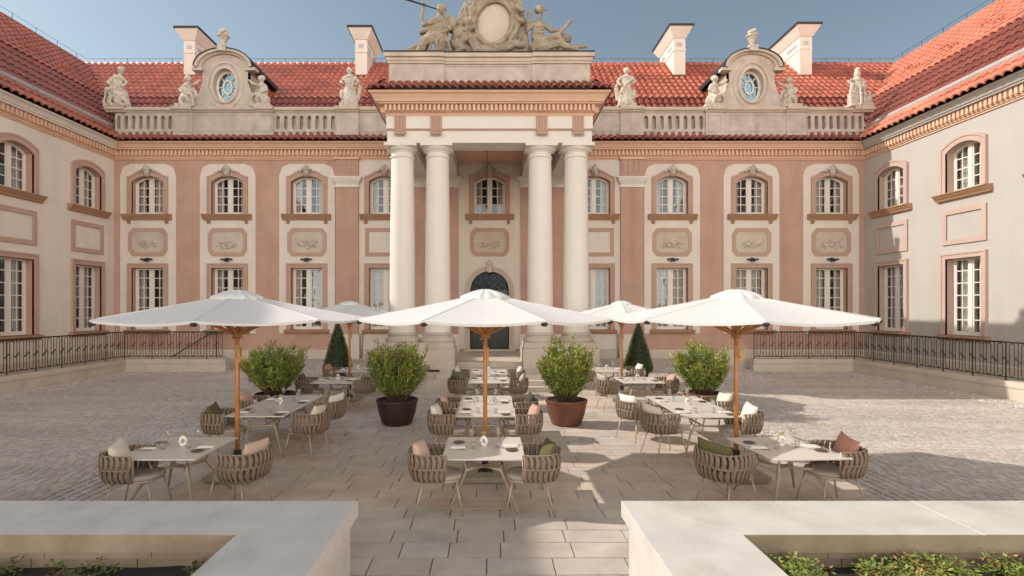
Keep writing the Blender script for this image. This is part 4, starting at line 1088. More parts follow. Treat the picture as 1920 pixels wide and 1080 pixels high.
# ------------------------------------------------------------------ umbrellas
def umbrella(x, y, rot, Rr, zedge, ztop, label, big=True, rope=False):
    e = empty('parasol', (x, y, 0))
    L = lambda a, r, z: (r*math.sin(a), -r*math.cos(a), z)
    mb = MB(); ns = 8; nr = 8
    c_in = 0.10
    def zr(t): return ztop-.07 - (ztop-.07-zedge)*(t**0.92)   # slight sag
    cols = []
    seg = 6
    ring_prev = None
    for j in range(nr+1):
        t = 0.04+0.96*j/nr; ring = []
        for k in range(ns):
            a0 = rot+2*PI*k/ns; a1 = rot+2*PI*(k+1)/ns
            p0 = Vector(L(a0, Rr*t, zr(t))); p1 = Vector(L(a1, Rr*t, zr(t)))
            for q in range(seg):
                f = q/seg; p = p0.lerp(p1, f); sag = math.sin(PI*f)
                p.z -= 0.045*sag*t; sc = 1-0.02*sag*t; ring.append(mb.V((p.x*sc, p.y*sc, p.z)))
        if ring_prev:
            n_ = len(ring)
            for k in range(n_): mb.F([ring_prev[k], ring_prev[(k+1) % n_], ring[(k+1) % n_], ring[k]])
        ring_prev = ring
    # hem
    n_ = len(ring_prev); hem = [mb.V((mb.v[i][0]*.998, mb.v[i][1]*.998, mb.v[i][2]-.035)) for i in ring_prev]
    for k in range(n_): mb.F([ring_prev[k], ring_prev[(k+1) % n_], hem[(k+1) % n_], hem[k]])
    c = mb.build('canopy', M['canvas'], e); auto_smooth(c, 8)
    mb = MB()
    for k in range(ns):
        a = rot+2*PI*k/ns; mb.tube([L(a, Rr*t_, zr(t_)+.002) for t_ in (.2, .4, .6, .8, 1.0)], .006, 5)
    q = mb.build('seams', M['seam']); q.parent = c
    # vent cap with gathers
    mb = MB(); NN = 64; rings = []
    rc = 0.38 if big else 0.28
    for j in range(7):
        t = j/6; ring = []
        for k in range(NN):
            a = 2*PI*k/NN; gat = math.sin(a*13+rot)*.5+math.sin(a*21+1)*.3
            r = rc*(t*.96+.04)*(1+.07*gat*t); z = zr(rc/Rr)+.02+(.125 if big else .09)*(1-t**1.5)+.020*gat*t**.5
            ring.append(mb.V((r*math.cos(a), r*math.sin(a), z)))
        rings.append(ring)
    low = [mb.V((mb.v[i][0]*1.02, mb.v[i][1]*1.02, mb.v[i][2]-.045)) for i in rings[-1]]
    rings.append(low)
    for a_, b_ in zip(rings, rings[1:]):
        for k in range(NN): mb.F([a_[k], a_[(k+1) % NN], b_[(k+1) % NN], b_[k]])
    mb.F(rings[0])
    mb.build('vent_cap', M['canvas'], e, smooth=True)
    mb = MB(); mb.tube([(0, 0, 0.12), (0, 0, ztop-.08)], [.036, .033], 12); mb.build('pole', M['wood'], e, smooth=True)
    hub = zedge-.25
    mb = MB(); mb.lathe([(.036, hub-.06), (.07, hub-.05), (.075, hub+.03), (.05, hub+.06)], n=12); mb.lathe([(.085, hub-.075), (.085, hub-.062)], n=12); mb.build('hub', M['wood'], e)
    mb = MB(); mb.box(.03, .06, -.02, .02, hub-.45, hub-.22); mb.build('crank', M['wood'], e); mb = MB(); mb.tube([(-.085, 0, hub-.09), (-.02, 0, hub-.085)], .008, 5); mb.build('locking_pin', M['frame'], e)
    for k in range(ns):
        a = rot+2*PI*k/ns
        mb = MB()
        mb.tube([L(a, .05, zr(.03)-.05), L(a, Rr*.985, zedge-.03)], .014, 5)
        r_ = mb.build('rib', M['wood'], e)
        mb = MB(); rr_ = Rr*.46
        mb.tube([L(a, .06, hub), L(a, rr_, zr(.46)-.045)], [.030, .022], 6); q = mb.build('strut', M['wood'], r_)
        mb = MB(); mb.ball(L(a, Rr*.985, zedge-.045), (.05, .05, .03), 7, 5); q = mb.build('rib_end', M['dark'], r_)
    mb = MB(); s = .37 if big else .33
    mb.box(-s, s, -s, s, 0.045, .10); mb.box(-s+.03, s-.03, -s+.03, s-.03, .005, .045); b = mb.build('base_plate', M['basep'], e)
    mb = MB(); mb.lathe([(.055, .10), (.055, .42), (.045, .43)], n=12); mb.lathe([(.10, .10), (.10, .115)], n=12)
    for k in range(4): mb.tube([(.14*math.cos(PI/4+k*PI/2), .14*math.sin(PI/4+k*PI/2), .10), (.14*math.cos(PI/4+k*PI/2), .14*math.sin(PI/4+k*PI/2), .13)], .018, 6)
    mb.build('pole_socket', M['dark'], e)
    if rope:
        mb = MB()
        for q in range(3):
            pts = [(.05*math.cos(t*2*PI/14)+.06+.02*q, -.045, hub-.25-.02*q+.11*math.sin(t*2*PI/14)) for t in range(14)]
            mb.tube(pts, .006, 5, closed=True)
        mb.tube([(-.02, -.04, hub+.02), (-.12, -.06, hub-.12), (-.10, -.05, hub-.2), (.02, -.045, hub-.2)], .004, 5)
        mb.build('rope_coil', M['rope'], e)
    tag(e, label, 'umbrella', 'white parasols over the terrace tables')
    return e
umbrella(-4.02, 8.5, R(11), 2.0, 2.53, 2.99, 'large white parasol with a rope coil on its pole, on the shaded side', True, True)
umbrella(-.07, 8.5, R(22.5), 2.0, 2.53, 3.0, 'large white parasol standing on the palace axis before the portico')
umbrella(3.93, 8.5, R(-15), 2.0, 2.53, 3.0, 'large white parasol at the front on the sunlit side, beside the cobbles', True, True)
umbrella(-4.07, 15.5, R(10), 1.5, 2.48, 2.93, 'small rear white parasol beside the shaded topiary cone', False)
umbrella(3.84, 15.5, R(-9), 1.5, 2.48, 2.93, 'small rear white parasol beside the sunlit topiary cone', False)

# ------------------------------------------------------------------ tables
def table_proto(L):
    e = empty('dining_table', (0, 0, 0)); hx = .54; hy = L/2
    mb = MB(); c = .02
    mb.frustum((0, 0), (hx-.006, hy-.006), .724, (0, 0), (hx, hy), .732); mb.box(-hx, hx, -hy, hy, .7325, .745)
    mb.build('tabletop', M['top'], e)
    ly = hy-.30
    for sx in (-1, 1):
        for sy in (-1, 1):
            mb = MB(); mb.tube([(sx*.27, sy*(ly+.02), .725), (sx*.24, sy*(ly-.05), .50), (sx*.47, sy*(ly+.22), .0)], [.018, .026, .013], 8); mb.build('leg', M['frame'], e, smooth=True)
            if True:
                pass
    mb = MB()
    cy_ = min(ly-.05, .25)
    if L < 1.5: 
        for sx in (-1, 1):
            for sy in (-1, 1): mb.tube([(sx*.24, sy*(ly-.05), .50), (sx*.10, sy*.07, .485), (0, 0, .485)], [.024, .018, .024], 8)
    else:
        for sy in (-1, 1):
            mb.tube([(-.24, sy*(ly-.05), .50), (0, sy*(ly-.13), .485), (.24, sy*(ly-.05), .50)], [.024, .02, .024], 8)
        mb.tube([(0, -(ly-.13), .485), (0, ly-.13, .485)], .02, 8)
    mb.build('stretcher', M['frame'], e, smooth=True)
    mb = MB(); mb.box(-.32, .32, -(ly+.05), -(ly-.0), .69, .723); mb.box(-.32, .32, (ly-.0), (ly+.05), .69, .723); mb.build('rail', M['frame'], e)
    return e
TS = table_proto(1.17); TD = table_proto(2.25)
used = set()
def place_table(proto, x, y, rz, label):
    if proto.name not in used: used.add(proto.name); t = proto
    else: t = copy_tree(proto)
    t.location = (x, y, 0); t.rotation_euler = (0, 0, R(rz)); tag(t, label, 'table', 'terrace dining tables'); return t
TBL = {  # key: proto, x, y, phrase
 'fl': (TS, -4.32, 7.44, 'the shaded front table'),
 'fc': (TS, -.08, 7.44, 'the central front table'),
 'fr': (TS, 4.12, 7.44, 'the sunlit front table'),
 'ml': (TD, -4.22, 10.68, 'the shaded long table'),
 'mc': (TD, -.07, 10.68, 'the central long table'),
 'mr': (TD, 3.98, 10.62, 'the sunlit long table'),
 'bl': (TS, -4.1, 14.35, 'the shaded rear table'),
 'bc': (TS, -.02, 14.35, 'the central rear table'),
 'br': (TS, 4.0, 14.35, 'the sunlit rear table'),
 'xl': (TS, -4.15, 16.75, 'the shaded farthest table'),
 'xc': (TS, -.02, 16.15, 'the central farthest table'),
 'xr': (TS, 3.7, 16.75, 'the sunlit farthest table')}
LT = dict(fl='square grey metal table, ', fc='square metal table, half sunlit, ', fr='square metal table by sunlit cobbles, ', ml='long six-legged look metal table, ', mc='', mr='', bl='', bc='', br='', xl='', xc='', xr='')
for k_ in ('ml', 'mc', 'mr'): LT[k_] = 'long metal table laid for four, '
for k_ in ('bl', 'br'): LT[k_] = 'square metal table just before the rear parasol pole, '
LT['bc'] = 'square metal table between the two shrub tubs, '; LT['xl'] = LT['xr'] = 'square metal table by the topiary cone, '; LT['xc'] = 'square metal table at the portico steps, '
for k, (pr, x, y, ph) in TBL.items():
    place_table(pr, x, y, 4 if k == 'fr' else 0, LT[k]+ph)

# ------------------------------------------------------------------ chairs
def chair_proto():
    e = empty('woven_chair', (0, 0, 0))
    # plan path
    pts = []
    a, b = .335, .315
    for k in range(41):
        t = -PI/2*1.0 + PI*k/40
        ct, st = math.cos(t), math.sin(t)
        ex_ = 0.72
        pts.append(Vector((-.02-a*abs(ct)**ex_, b*(abs(st)**ex_)*(1 if st > 0 else -1), 0)))
    pts = [Vector((.12, -b*.97, 0)), Vector((.05, -b*.99, 0))]+pts+[Vector((.05, b*.99, 0)), Vector((.12, b*.97, 0))]
    d = [0]
    for p, q in zip(pts, pts[1:]): d.append(d[-1]+(q-p).length)
    Ltot = d[-1]
    def P(s):
        s = max(0, min(Ltot, s))
        for i in range(len(d)-1):
            if s <= d[i+1]+1e-9:
                f = (s-d[i])/max(1e-9, d[i+1]-d[i]); return pts[i].lerp(pts[i+1], f)
        return pts[-1]
    zb, zt = .44, .80
    def S(s, v, off):
        p = P(s); t = (P(s+.01)-P(s-.01)); t.z = 0; t.normalize(); nrm = Vector((t.y, -t.x, 0))
        if nrm.dot(Vector((p.x+.02, p.y, 0))) < 0: nrm = -nrm
        sc = .84+.16*(v**.7); bulge = .035*math.sin(PI*min(1, v*1.02))
        return Vector((p.x*sc-.01*(1-v), p.y*sc, zb+(zt-zb)*v))+nrm*(bulge+off)
    mb = MB(); n = 19; pitch = Ltot/n
    for k in range(n):
        for fam in (0, 1):
            s0 = (k+.5)*pitch+(pitch/2 if fam else 0)
            if s0 > Ltot-.2*pitch: continue
            sg = 1 if fam == 0 else -1
            rings = []; m = 12
            for j in range(m+1):
                v = j/m; sh = sg*.30*pitch*math.sin(2*PI*v)
                off = (.014 if fam == 0 else -.012)+sg*.006*math.cos(2*PI*v)
                c = S(s0+sh, v, off); c1 = S(s0+sh+.01, v, off); tt = (c1-c).normalized()
                nrm = tt.cross(Vector((0, 0, 1))).normalized()
                w = (.033*(.42+.58*abs(math.sin(2*PI*v))) if fam == 0 else .029*(.50+.50*math.cos(2*PI*v)**2)) if 0 < j < m else .028
                th = .012
                rings.append([mb.V(c+tt*w*math.cos(2*PI*q/6)+nrm*th*math.sin(2*PI*q/6)) for q in range(6)])
            for r1, r2 in zip(rings, rings[1:]):
                for q in range(6): mb.F([r1[q], r1[(q+1) % 6], r2[(q+1) % 6], r2[q]])
    mb.build('woven_back', M['strap'], e, smooth=True)
    mb = MB()
    N = 40
    mb.tube([S(Ltot*k/N, 0.985, -.004) for k in range(N+1)], .006, 6); mb.tube([S(Ltot*k/N, 0.0, 0) for k in range(N+1)], .010, 6)
    mb.tube([S(Ltot*k/N, .5, .012) for k in range(N+1)], .0042, 5)
    for s in (0, Ltot): mb.tube([S(s, 0, 0), S(s, 1.0, 0)], .011, 6)
    sf = [(.12, -.25), (.27, -.20), (.31, 0), (.27, .20), (.12, .25), (-.2, .22), (-.28, 0), (-.2, -.22)]
    mb.tube([(x, y, .435) for x, y in sf], .013, 6, closed=True)
    mb.build('chair_frame', M['frame'], e, smooth=True)
    mb = MB(); NN = 28; rings = []
    for (sc, z) in ((.86, .44), (.97, .452), (1.0, .475), (.97, .498), (.86, .51), (.5, .516), (.02, .517)):
        ring = []
        for k in range(NN):
            t = 2*PI*k/NN; x = .02+.31*sc*math.copysign(abs(math.cos(t))**.7, math.cos(t)); y = .265*sc*math.copysign(abs(math.sin(t))**.7, math.sin(t))
            if x > .15: y *= 1-.5*(x-.15)
            ring.append(mb.V((x, y, z)))
        rings.append(ring)
    for r1, r2 in zip(rings, rings[1:]):
        for q in range(NN): mb.F([r1[q], r1[(q+1) % NN], r2[(q+1) % NN], r2[q]])
    mb.F(rings[0][::-1]); mb.F(rings[-1])
    mb.build('seat_cushion', M['seat'], e, smooth=True)
    for (x0, y0, x1, y1) in ((.24, .19, .335, .26), (.24, -.19, .335, -.26), (-.18, .20, -.30, .27), (-.18, -.20, -.30, -.27)):
        mb = MB(); mb.tube([(x0, y0, .44), (x1, y1, 0)], [.014, .010], 8); mb.build('leg', M['frame'], e, smooth=True)
    return e
CH = chair_proto()
CUSH = {'cream': (.66, .60, .50), 'pink': (.55, .385, .31), 'olive': (.105, .095, .035), 'white': (.72, .68, .61), 'terracotta': (.47, .24, .165), 'green': (.05, .055, .03), 'beige': (.47, .38, .31), 'yellow': (.50, .42, .24), 'rose': (.50, .33, .265)}
CM = {k: mat('cushion_'+k, v, .95, .05, 8, .3, 250) for k, v in CUSH.items()}
def cushion_mesh():
    mb = MB(); n = 14
    def pos(i, j, s):
        u = -1+2*i/n; v = -1+2*j/n
        th = .075*max(0, (1-abs(u)**2.6))**.55*max(0, (1-abs(v)**2.6))**.55
        k = 1-.05*(1-abs(u))*(abs(v)) ; 
        pu = u*.215*(1-.07*(1-v*v)*abs(u)); pv = v*.205*(1-.07*(1-u*u)*abs(v))
        return (s*th, pu, pv)
    for s in (-1, 1):
        idx = [[mb.V(pos(i, j, s)) for i in range(n+1)] for j in range(n+1)]
        for j in range(n):
            for i in range(n): mb.F([idx[j][i], idx[j][i+1], idx[j+1][i+1], idx[j+1][i]])
    return mb
cush_o = {}
SEATS = [  # table, side phrase, x, y, rot, cushion colour, cushion turn
 ('fl', 'outer side', -4.70, 7.08, 4, 'cream', 10), ('fl', 'inner side', -3.34, 7.16, 160, 'pink', 0),
 ('fc', 'left side', -.70, 7.12, 2, 'pink', -12), ('fc', 'right side', .57, 7.12, 179, 'olive', 10),
 ('fr', 'inner side', 3.16, 7.14, 24, 'olive', 18), ('fr', 'outer side', 4.66, 7.28, 184, 'terracotta', -12),
 ('ml', 'outer near side', -4.80, 9.72, 2, 'olive', 8), ('ml', 'outer far side', -4.86, 11.15, 0, 'rose', 0),
 ('ml', 'inner near side', -3.33, 9.75, 163, 'cream', 10), ('ml', 'inner far side', -3.36, 10.95, 168, 'white', -6),
 ('mc', 'near left side', -.74, 9.72, 2, 'white', -8), ('mc', 'far left side', -.72, 10.95, 0, 'pink', 6),
 ('mc', 'near right side', .58, 9.72, 179, 'rose', 10), ('mc', 'far right side', .60, 10.95, 181, 'green', 0),
 ('mr', 'inner near side', 3.18, 9.75, 20, 'cream', 12), ('mr', 'inner far side', 2.99, 10.95, 28, 'white', 0),
 ('mr', 'outer near side', 4.56, 9.74, 184, 'white', -10), ('mr', 'outer far side', 4.62, 11.05, 182, 'cream', 8),
 ('bl', 'outer side', -4.76, 14.2, 4, 'olive', 0), ('bl', 'inner side', -3.42, 14.2, 176, None, 0),
 ('bc', 'left side', -.71, 14.15, 2, 'green', 0), ('bc', 'right side', .64, 14.15, 178, 'beige', 0),
 ('br', 'inner side', 3.20, 14.1, 6, 'beige', 10), ('br', 'outer side', 4.62, 14.2, 184, 'rose', 0),
 ('xl', 'outer side', -4.78, 16.6, 0, 'terracotta', 0), ('xl', 'inner side', -3.42, 16.6, 180, 'yellow', 0),
 ('xc', 'left side', -.72, 16.0, 0, 'white', 0), ('xc', 'right side', .68, 16.0, 180, 'cream', 0),
 ('xr', 'inner side', 3.05, 16.5, 0, None, 0), ('xr', 'outer side', 4.45, 16.7, 184, 'white', 0)]
first = True
def put(o, loc, rot=None):
    o.location = loc
    if rot is not None: o.rotation_euler = rot
    return o
proto_cush = None
for (tk, side, x, y, rz, cc, ct) in SEATS:
    t = CH if first else copy_tree(CH); first = False
    rz += rnd.uniform(-4, 4); x += rnd.uniform(-.015, .015)
    t.location = (x, y, .004); t.rotation_euler = (0, 0, R(rz))
    ph = TBL[tk][3]
    tag(t, 'woven chair with %s, %s of %s' % (cc+' cushion' if cc else 'no cushion', side, ph), 'chair', 'woven chairs round the tables')
    if cc:
        if cc not in cush_o:
            o = cushion_mesh().build('cushion', CM[cc], smooth=True, fix=True); cush_o[cc] = o
        else:
            o = cush_o[cc].copy(); COL.objects.link(o)
        m = Matrix.Translation((x, y, .004)) @ Matrix.Rotation(R(rz), 4, 'Z') @ Matrix.Translation((-.205, .02*(1 if ct > 0 else -1), .715)) @ Matrix.Rotation(R(-17), 4, 'Y') @ Matrix.Rotation(R(ct*.9), 4, 'Z') @ Matrix.Rotation(R(ct*.8), 4, 'X')
        o.matrix_world = m @ Matrix.Scale(1.1, 4)
        tag(o, '%s cushion in the chair, %s of %s' % (cc, side, ph), 'cushion', 'cushions on the woven chairs')

# ------------------------------------------------------------------ tableware
def lathe_obj(name, prof, m, n=16): 
    mb = MB(); mb.lathe(prof, n=n, cap=False); return mb.build(name, m, smooth=True)
wine = lathe_obj('wine_glass', [(.0, .0), (.036, .002), (.034, .006), (.006, .012), (.004, .02), (.004, .105), (.012, .115), (.034, .14), (.040, .165), (.037, .20), (.031, .235), (.029, .235), (.035, .20), (.038, .165), (.032, .142), (.0, .118)], M['glass'])
tumb = lathe_obj('water_glass', [(.0, .0), (.031, .0), (.036, .10), (.034, .10), (.029, .008), (.0, .008)], M['glass'])
plate = lathe_obj('bread_plate', [(.0, .0), (.05, .0), (.082, .012), (.084, .016), (.080, .016), (.05, .006), (.0, .006)], M['plate'], 24)
def napkin_mesh():
    mb = MB(); mb.frustum((0, 0), (.11, .055), 0, (0, 0), (.105, .05), .012); mb.frustum((.003, .004), (.1, .045), .0125, (.002, .003), (.095, .04), .020)
    mb.box(-.125, .105, -.078, -.070, 0.0, .003); 
    return mb
mbn = napkin_mesh(); nap = mbn.build('napkin', M['napkin'])
def knife_mesh():
    mb = MB(); mb.box(-.11, .0, -.008, .008, .0, .002); mb.tube([(0, 0, .003), (.10, 0, .004)], [.006, .007], 6); return mb
knife = knife_mesh().build('knife', M['cutlery'])
vase = empty('vase', (0, 0, 0))
mb = MB()
ringp = [(.0, .055*math.cos(2*PI*k/20), .068+.052*math.sin(2*PI*k/20)) for k in range(20)]
mb.tube([(p[1]*.72, 0, p[2]) for p in ringp], .024, 8, closed=True)
mb.lathe([(.016, .118), (.013, .14), (.016, .148)], n=10); mb.lathe([(.03, .0), (.028, .02)], n=12)
mb.build('vase_body', M['ceramic'], vase, smooth=True)
mb = MB(); mb.tube([(0, 0, .13), (.005, 0, .19)], .003, 5); mb.tube([(0, 0, .13), (-.02, .01, .18)], .003, 5)
for (a, b, c) in ((.005, 0, .195), (-.022, .01, .185), (.02, .01, .175), (-.03, -.01, .165)): mb.ball((a, b, c), (.016, .016, .010), 6, 4)
mb.build('flowers', M['leafG'], vase) if False else mb.build('flowers', mat('dried_flower', (.38, .30, .12), .9, .2, 20), vase)
PROTO = {'wine': wine, 'tumb': tumb, 'plate': plate, 'nap': nap, 'knife': knife, 'vase': vase}
PU = set()
def place(key, loc, rz, label, cat, group):
    o = PROTO[key]
    if key in PU: o = copy_tree(o) if o.type == 'EMPTY' else (lambda c: (COL.objects.link(c), c)[1])(o.copy())
    PU.add(key); o.location = loc; o.rotation_euler = (0, 0, rz); tag(o, label, cat, group)
ZT = .7455
for (tk, side, x, y, rz, cc, ct) in SEATS:
    pr, tx, ty, ph = TBL[tk]
    sx = -1 if x < tx else 1
    hx = .54
    ex_ = tx+sx*(hx-.16); yy = max(ty-(.42 if pr is TS else .95), min(ty+(.42 if pr is TS else .95), y+.18))
    if pr is TS: yy = ty+(-.02 if sx < 0 else .05)
    w = '%s of %s' % (side, ph)
    jx = rnd.uniform(-.02, .02); jy = rnd.uniform(-.03, .03)
    a = rnd.uniform(-6, 6)
    place('nap', (ex_+jx, yy+jy, ZT), R(a), 'folded white napkin, '+w, 'napkin', 'napkins on the tables')
    place('plate', (ex_+jx, yy+(.24 if sx < 0 else -.24)+jy, ZT), 0, 'dark round bread plate, '+w, 'plate', 'bread plates on the tables')
    place('wine', (tx+sx*.20+jx, yy+.12+jy, ZT), rnd.random(), 'clear wine glass, '+w, 'wine glass', 'wine glasses on the tables')
    place('tumb', (tx+sx*.17+jy, yy-.06+jx, ZT), 0, 'clear water glass, '+w, 'glass', 'water glasses on the tables')
    place('knife', (ex_+jx, yy-.13+jy, ZT), R(a+2), 'slim metal knife, '+w, 'knife', 'knives on the tables')
for tk, (pr, tx, ty, ph) in TBL.items():
    place('vase', (tx+.0, ty+.08, ZT), R(rnd.uniform(-25, 25)), 'white ring-shaped vase with dried flowers on '+ph, 'vase', 'ring vases on the tables')

# ------------------------------------------------------------------ shrubs
def oleander(x, y, potm, label, seed, wid=.70, zt=1.80, pot=True, ph=.58, z0=0.0):
    rr = random.Random(seed); e = empty('oleander_tub', (x, y, z0))
    mb = MB(); mb.lathe([(.30, 0), (.34, .03), (.42, ph*.45), (.46, ph*.8), (.47, ph-.06), (.485, ph-.05), (.485, ph), (.45, ph), (.43, ph-.06), (.0, ph-.06)], n=32, cap=False)
    p = mb.build('pot', potm, e); auto_smooth(p, 40)
    mb = MB(); mb.lathe([(.0, ph-.05), (.43, ph-.05)], n=20, cap=False); mb.build('soil', M['soil'], e)
    mb = MB(); tips = []
    for k in range(84):
        a = rr.uniform(0, 2*PI); rad = math.sqrt(rr.random()); b0 = Vector((.18*rad*math.cos(a), .18*rad*math.sin(a), ph-.06))
        top = zt-ph; ln = top*(1-.25*rad**2)*rr.uniform(.62, 1.10)*(1.17 if k < 9 else 1)
        tip = Vector((wid*rad**.8*math.cos(a)*rr.uniform(.8, 1.12), wid*rad**.8*math.sin(a)*rr.uniform(.8, 1.12), ph+ln))
        mid = b0.lerp(tip, .5)+Vector((.06*math.cos(a), .06*math.sin(a), .02))
        mb.tube([b0, mid, tip], [.010, .007, .004], 5); tips.append((b0, mid, tip))
    mb.build('stems', M['stem'], e)
    mb = MB(); mb.tone = []
    for (b0, mid, tip) in tips:
        nl = 95; tk = rr.uniform(.75, 1.2)
        for q in range(nl):
            f = .20+.82*(q/nl)**.9; f = min(1.0, f)
            p = (b0.lerp(mid, f*2) if f < .5 else mid.lerp(tip, f*2-1))
            p = p+Vector((rr.uniform(-.05, .05), rr.uniform(-.05, .05), rr.uniform(-.03, .03)))
            a = rr.uniform(0, 2*PI); el = rr.uniform(.15, 1.5)
            dr = Vector((math.cos(a)*math.cos(el), math.sin(a)*math.cos(el), math.sin(el)))
            L = rr.uniform(.09, .16); w = L*.10
            s = dr.cross(Vector((rr.uniform(-1, 1), rr.uniform(-1, 1), rr.uniform(-1, 1)))).normalized()*w
            i0 = len(mb.v); m1 = p+dr*L*.45+Vector((0, 0, -.004))
            for v in (p, m1-s, p+dr*L+Vector((0, 0, -.012)), m1+s): mb.V(v)
            mb.F([i0, i0+1, i0+2, i0+3])
            k = tk*rr.uniform(.75, 1.25); yl = 1+.9*max(0, f-.62)
            if rr.random() < .05: t = (k*2.6, k*1.6, k*1.3)
            else: t = (k*yl*1.05, k*(1+.5*max(0, f-.62)), k*.95)
            mb.tone += [t]*4
    o = mb.build('foliage', M['leafO'], e)
    mb = MB()
    for k in range(7):
        b0, mid, tip = rr.choice(tips)
        for q in range(4): mb.ball(tip+Vector((rr.uniform(-.03, .03), rr.uniform(-.03, .03), rr.uniform(-.02, .04))), (.014, .014, .01), 6, 4)
    mb.build('blossom', M['flower'], e)
    tag(e, label, 'shrub', 'oleander shrubs in round tubs'); return e
oleander(-2.14, 12.35, M['potD'], 'bushy oleander in a dark brown round tub, shaded side of the axis', 11)
oleander(1.77, 12.3, M['potT'], 'bushy oleander in a rust brown round tub, catching the sun', 12, wid=.62, zt=1.82)
oleander(-5.3, 13.2, M['potD'], 'bushy oleander behind the long table on the shaded cobbles', 13, wid=.82, zt=1.72)
oleander(5.33, 13.3, M['potT'], 'bushy sunlit oleander behind the long table by the sunlit cobbles', 14, wid=.74, zt=1.70)
def cone(x, y, label, seed):
    rr = random.Random(seed); z0 = gh(x, y); e = empty('topiary_cone', (x, y, z0))
    mb = MB(); mb.frustum((0, 0), (.24, .24), .0, (0, 0), (.29, .29), .40); mb.build('pot', M['potD'], e)
    zb, zt, rb = .36, 2.22-z0, .54
    mb = MB(); mb.lathe([(.02, zb), (rb*.8, zb+.06), (rb*.86, zb+.15), (rb*.5, zb+(zt-zb)*.5), (.03, zt-.05)], n=16); mb.build('crown_core', M['leafC'], e)
    core = e.children[-1]; me = core.data; ca = me.color_attributes.new('tone', 'FLOAT_COLOR', 'POINT'); ca.data.foreach_set('color', [.5, .5, .5, 1]*len(me.vertices))
    mb = MB(); mb.tube([(0, 0, .3), (0, 0, .6)], .03, 6); mb.build('trunk', M['stem'], e)
    mb = MB(); mb.tone = []
    for k in range(9500):
        t = 1-math.sqrt(rr.random()); z = zb+.02+(zt-zb)*t; rad = rb*(1-t)**.93*(1-.25*math.exp(-t*18))+.02
        a = rr.uniform(0, 2*PI); rad *= rr.uniform(.86, 1.04)+.05*mnoise(Vector((a*2, z*4, seed)))
        p = Vector((rad*math.cos(a), rad*math.sin(a), z)); dr = Vector((math.cos(a)+rr.uniform(-.9, .9), math.sin(a)+rr.uniform(-.9, .9), rr.uniform(-.3, 1.1))).normalized()
        L = rr.uniform(.022, .04); s = dr.cross(Vector((rr.uniform(-1, 1), rr.uniform(-1, 1), 1))).normalized()*L*.4
        i0 = len(mb.v)
        for v in (p, p+dr*L*.5-s, p+dr*L, p+dr*L*.5+s): mb.V(v)
        mb.F([i0, i0+1, i0+2, i0+3]); kk = rr.uniform(.6, 1.6); mb.tone += [(kk, kk*1.05, kk)]*4
    mb.build('foliage', M['leafC'], e)
    tag(e, label, 'topiary', 'clipped topiary cones flanking the portico')
cone(-5.38, 18.9, 'dark clipped evergreen cone standing in shade behind the tables', 21)
cone(5.27, 18.9, 'clipped evergreen cone with one sunlit flank, on the sunny side', 22)

# ------------------------------------------------------------------ sculpture
TEX = bpy.data.textures.new('chisel', 'CLOUDS'); TEX.noise_scale = 0.075; TEX.noise_depth = 4
def sculpt(name, blobs, m, parent=None, voxel=.028, loc=(0, 0, 0), disp=.035):
    mb = MB(); zc_ = lambda p, r: (p[0], p[1], max(p[2], r*.75)) if parent else p
    for b in blobs:
        if b[0] == 'c':
            _, pts, r = b; pts = [zc_(p, r if not isinstance(r, (list, tuple)) else r[i_]) for i_, p in enumerate(pts)]; mb.tube(pts, r, 8)
            rr_ = r if isinstance(r, (list, tuple)) else [r]*len(pts)
            mb.ball(pts[0], rr_[0]*1.0, 8, 6); mb.ball(pts[-1], rr_[-1]*1.0, 8, 6)
        elif b[0] == 'b': mb.ball(b[1], b[2], 12, 8, b[3] if len(b) > 3 else None)
        elif b[0] == 'x': mb.box(*b[1])
    o = mb.build(name, m, parent)
    o.location = loc
    r = o.modifiers.new('remesh', 'REMESH'); r.mode = 'VOXEL'; r.voxel_size = voxel; r.use_smooth_shade = True
    s = o.modifiers.new('smooth', 'SMOOTH'); s.iterations = 1; s.factor = .5
    d = o.modifiers.new('displace', 'DISPLACE'); d.texture = TEX; d.strength = disp; d.mid_level = .5
    return o
def folds(c, top_r, bot_r, z0, z1, n, rr, seed, face=None):
    out = []; q = random.Random(seed)
    for k in range(n):
        a = 2*PI*k/n+q.uniform(-.15, .15); a2 = a+q.uniform(-.35, .35)
        out.append(('c', [(c[0]+top_r[0]*math.cos(a), c[1]+top_r[1]*math.sin(a), z1), (c[0]+(top_r[0]*.45+bot_r[0]*.6)*math.cos((a+a2)/2), c[1]+(top_r[1]*.45+bot_r[1]*.6)*math.sin((a+a2)/2), (z0+z1)/2), (c[0]+bot_r[0]*math.cos(a2), c[1]+bot_r[1]*math.sin(a2), z0)], [rr*.7, rr, rr*1.2]))
    return out
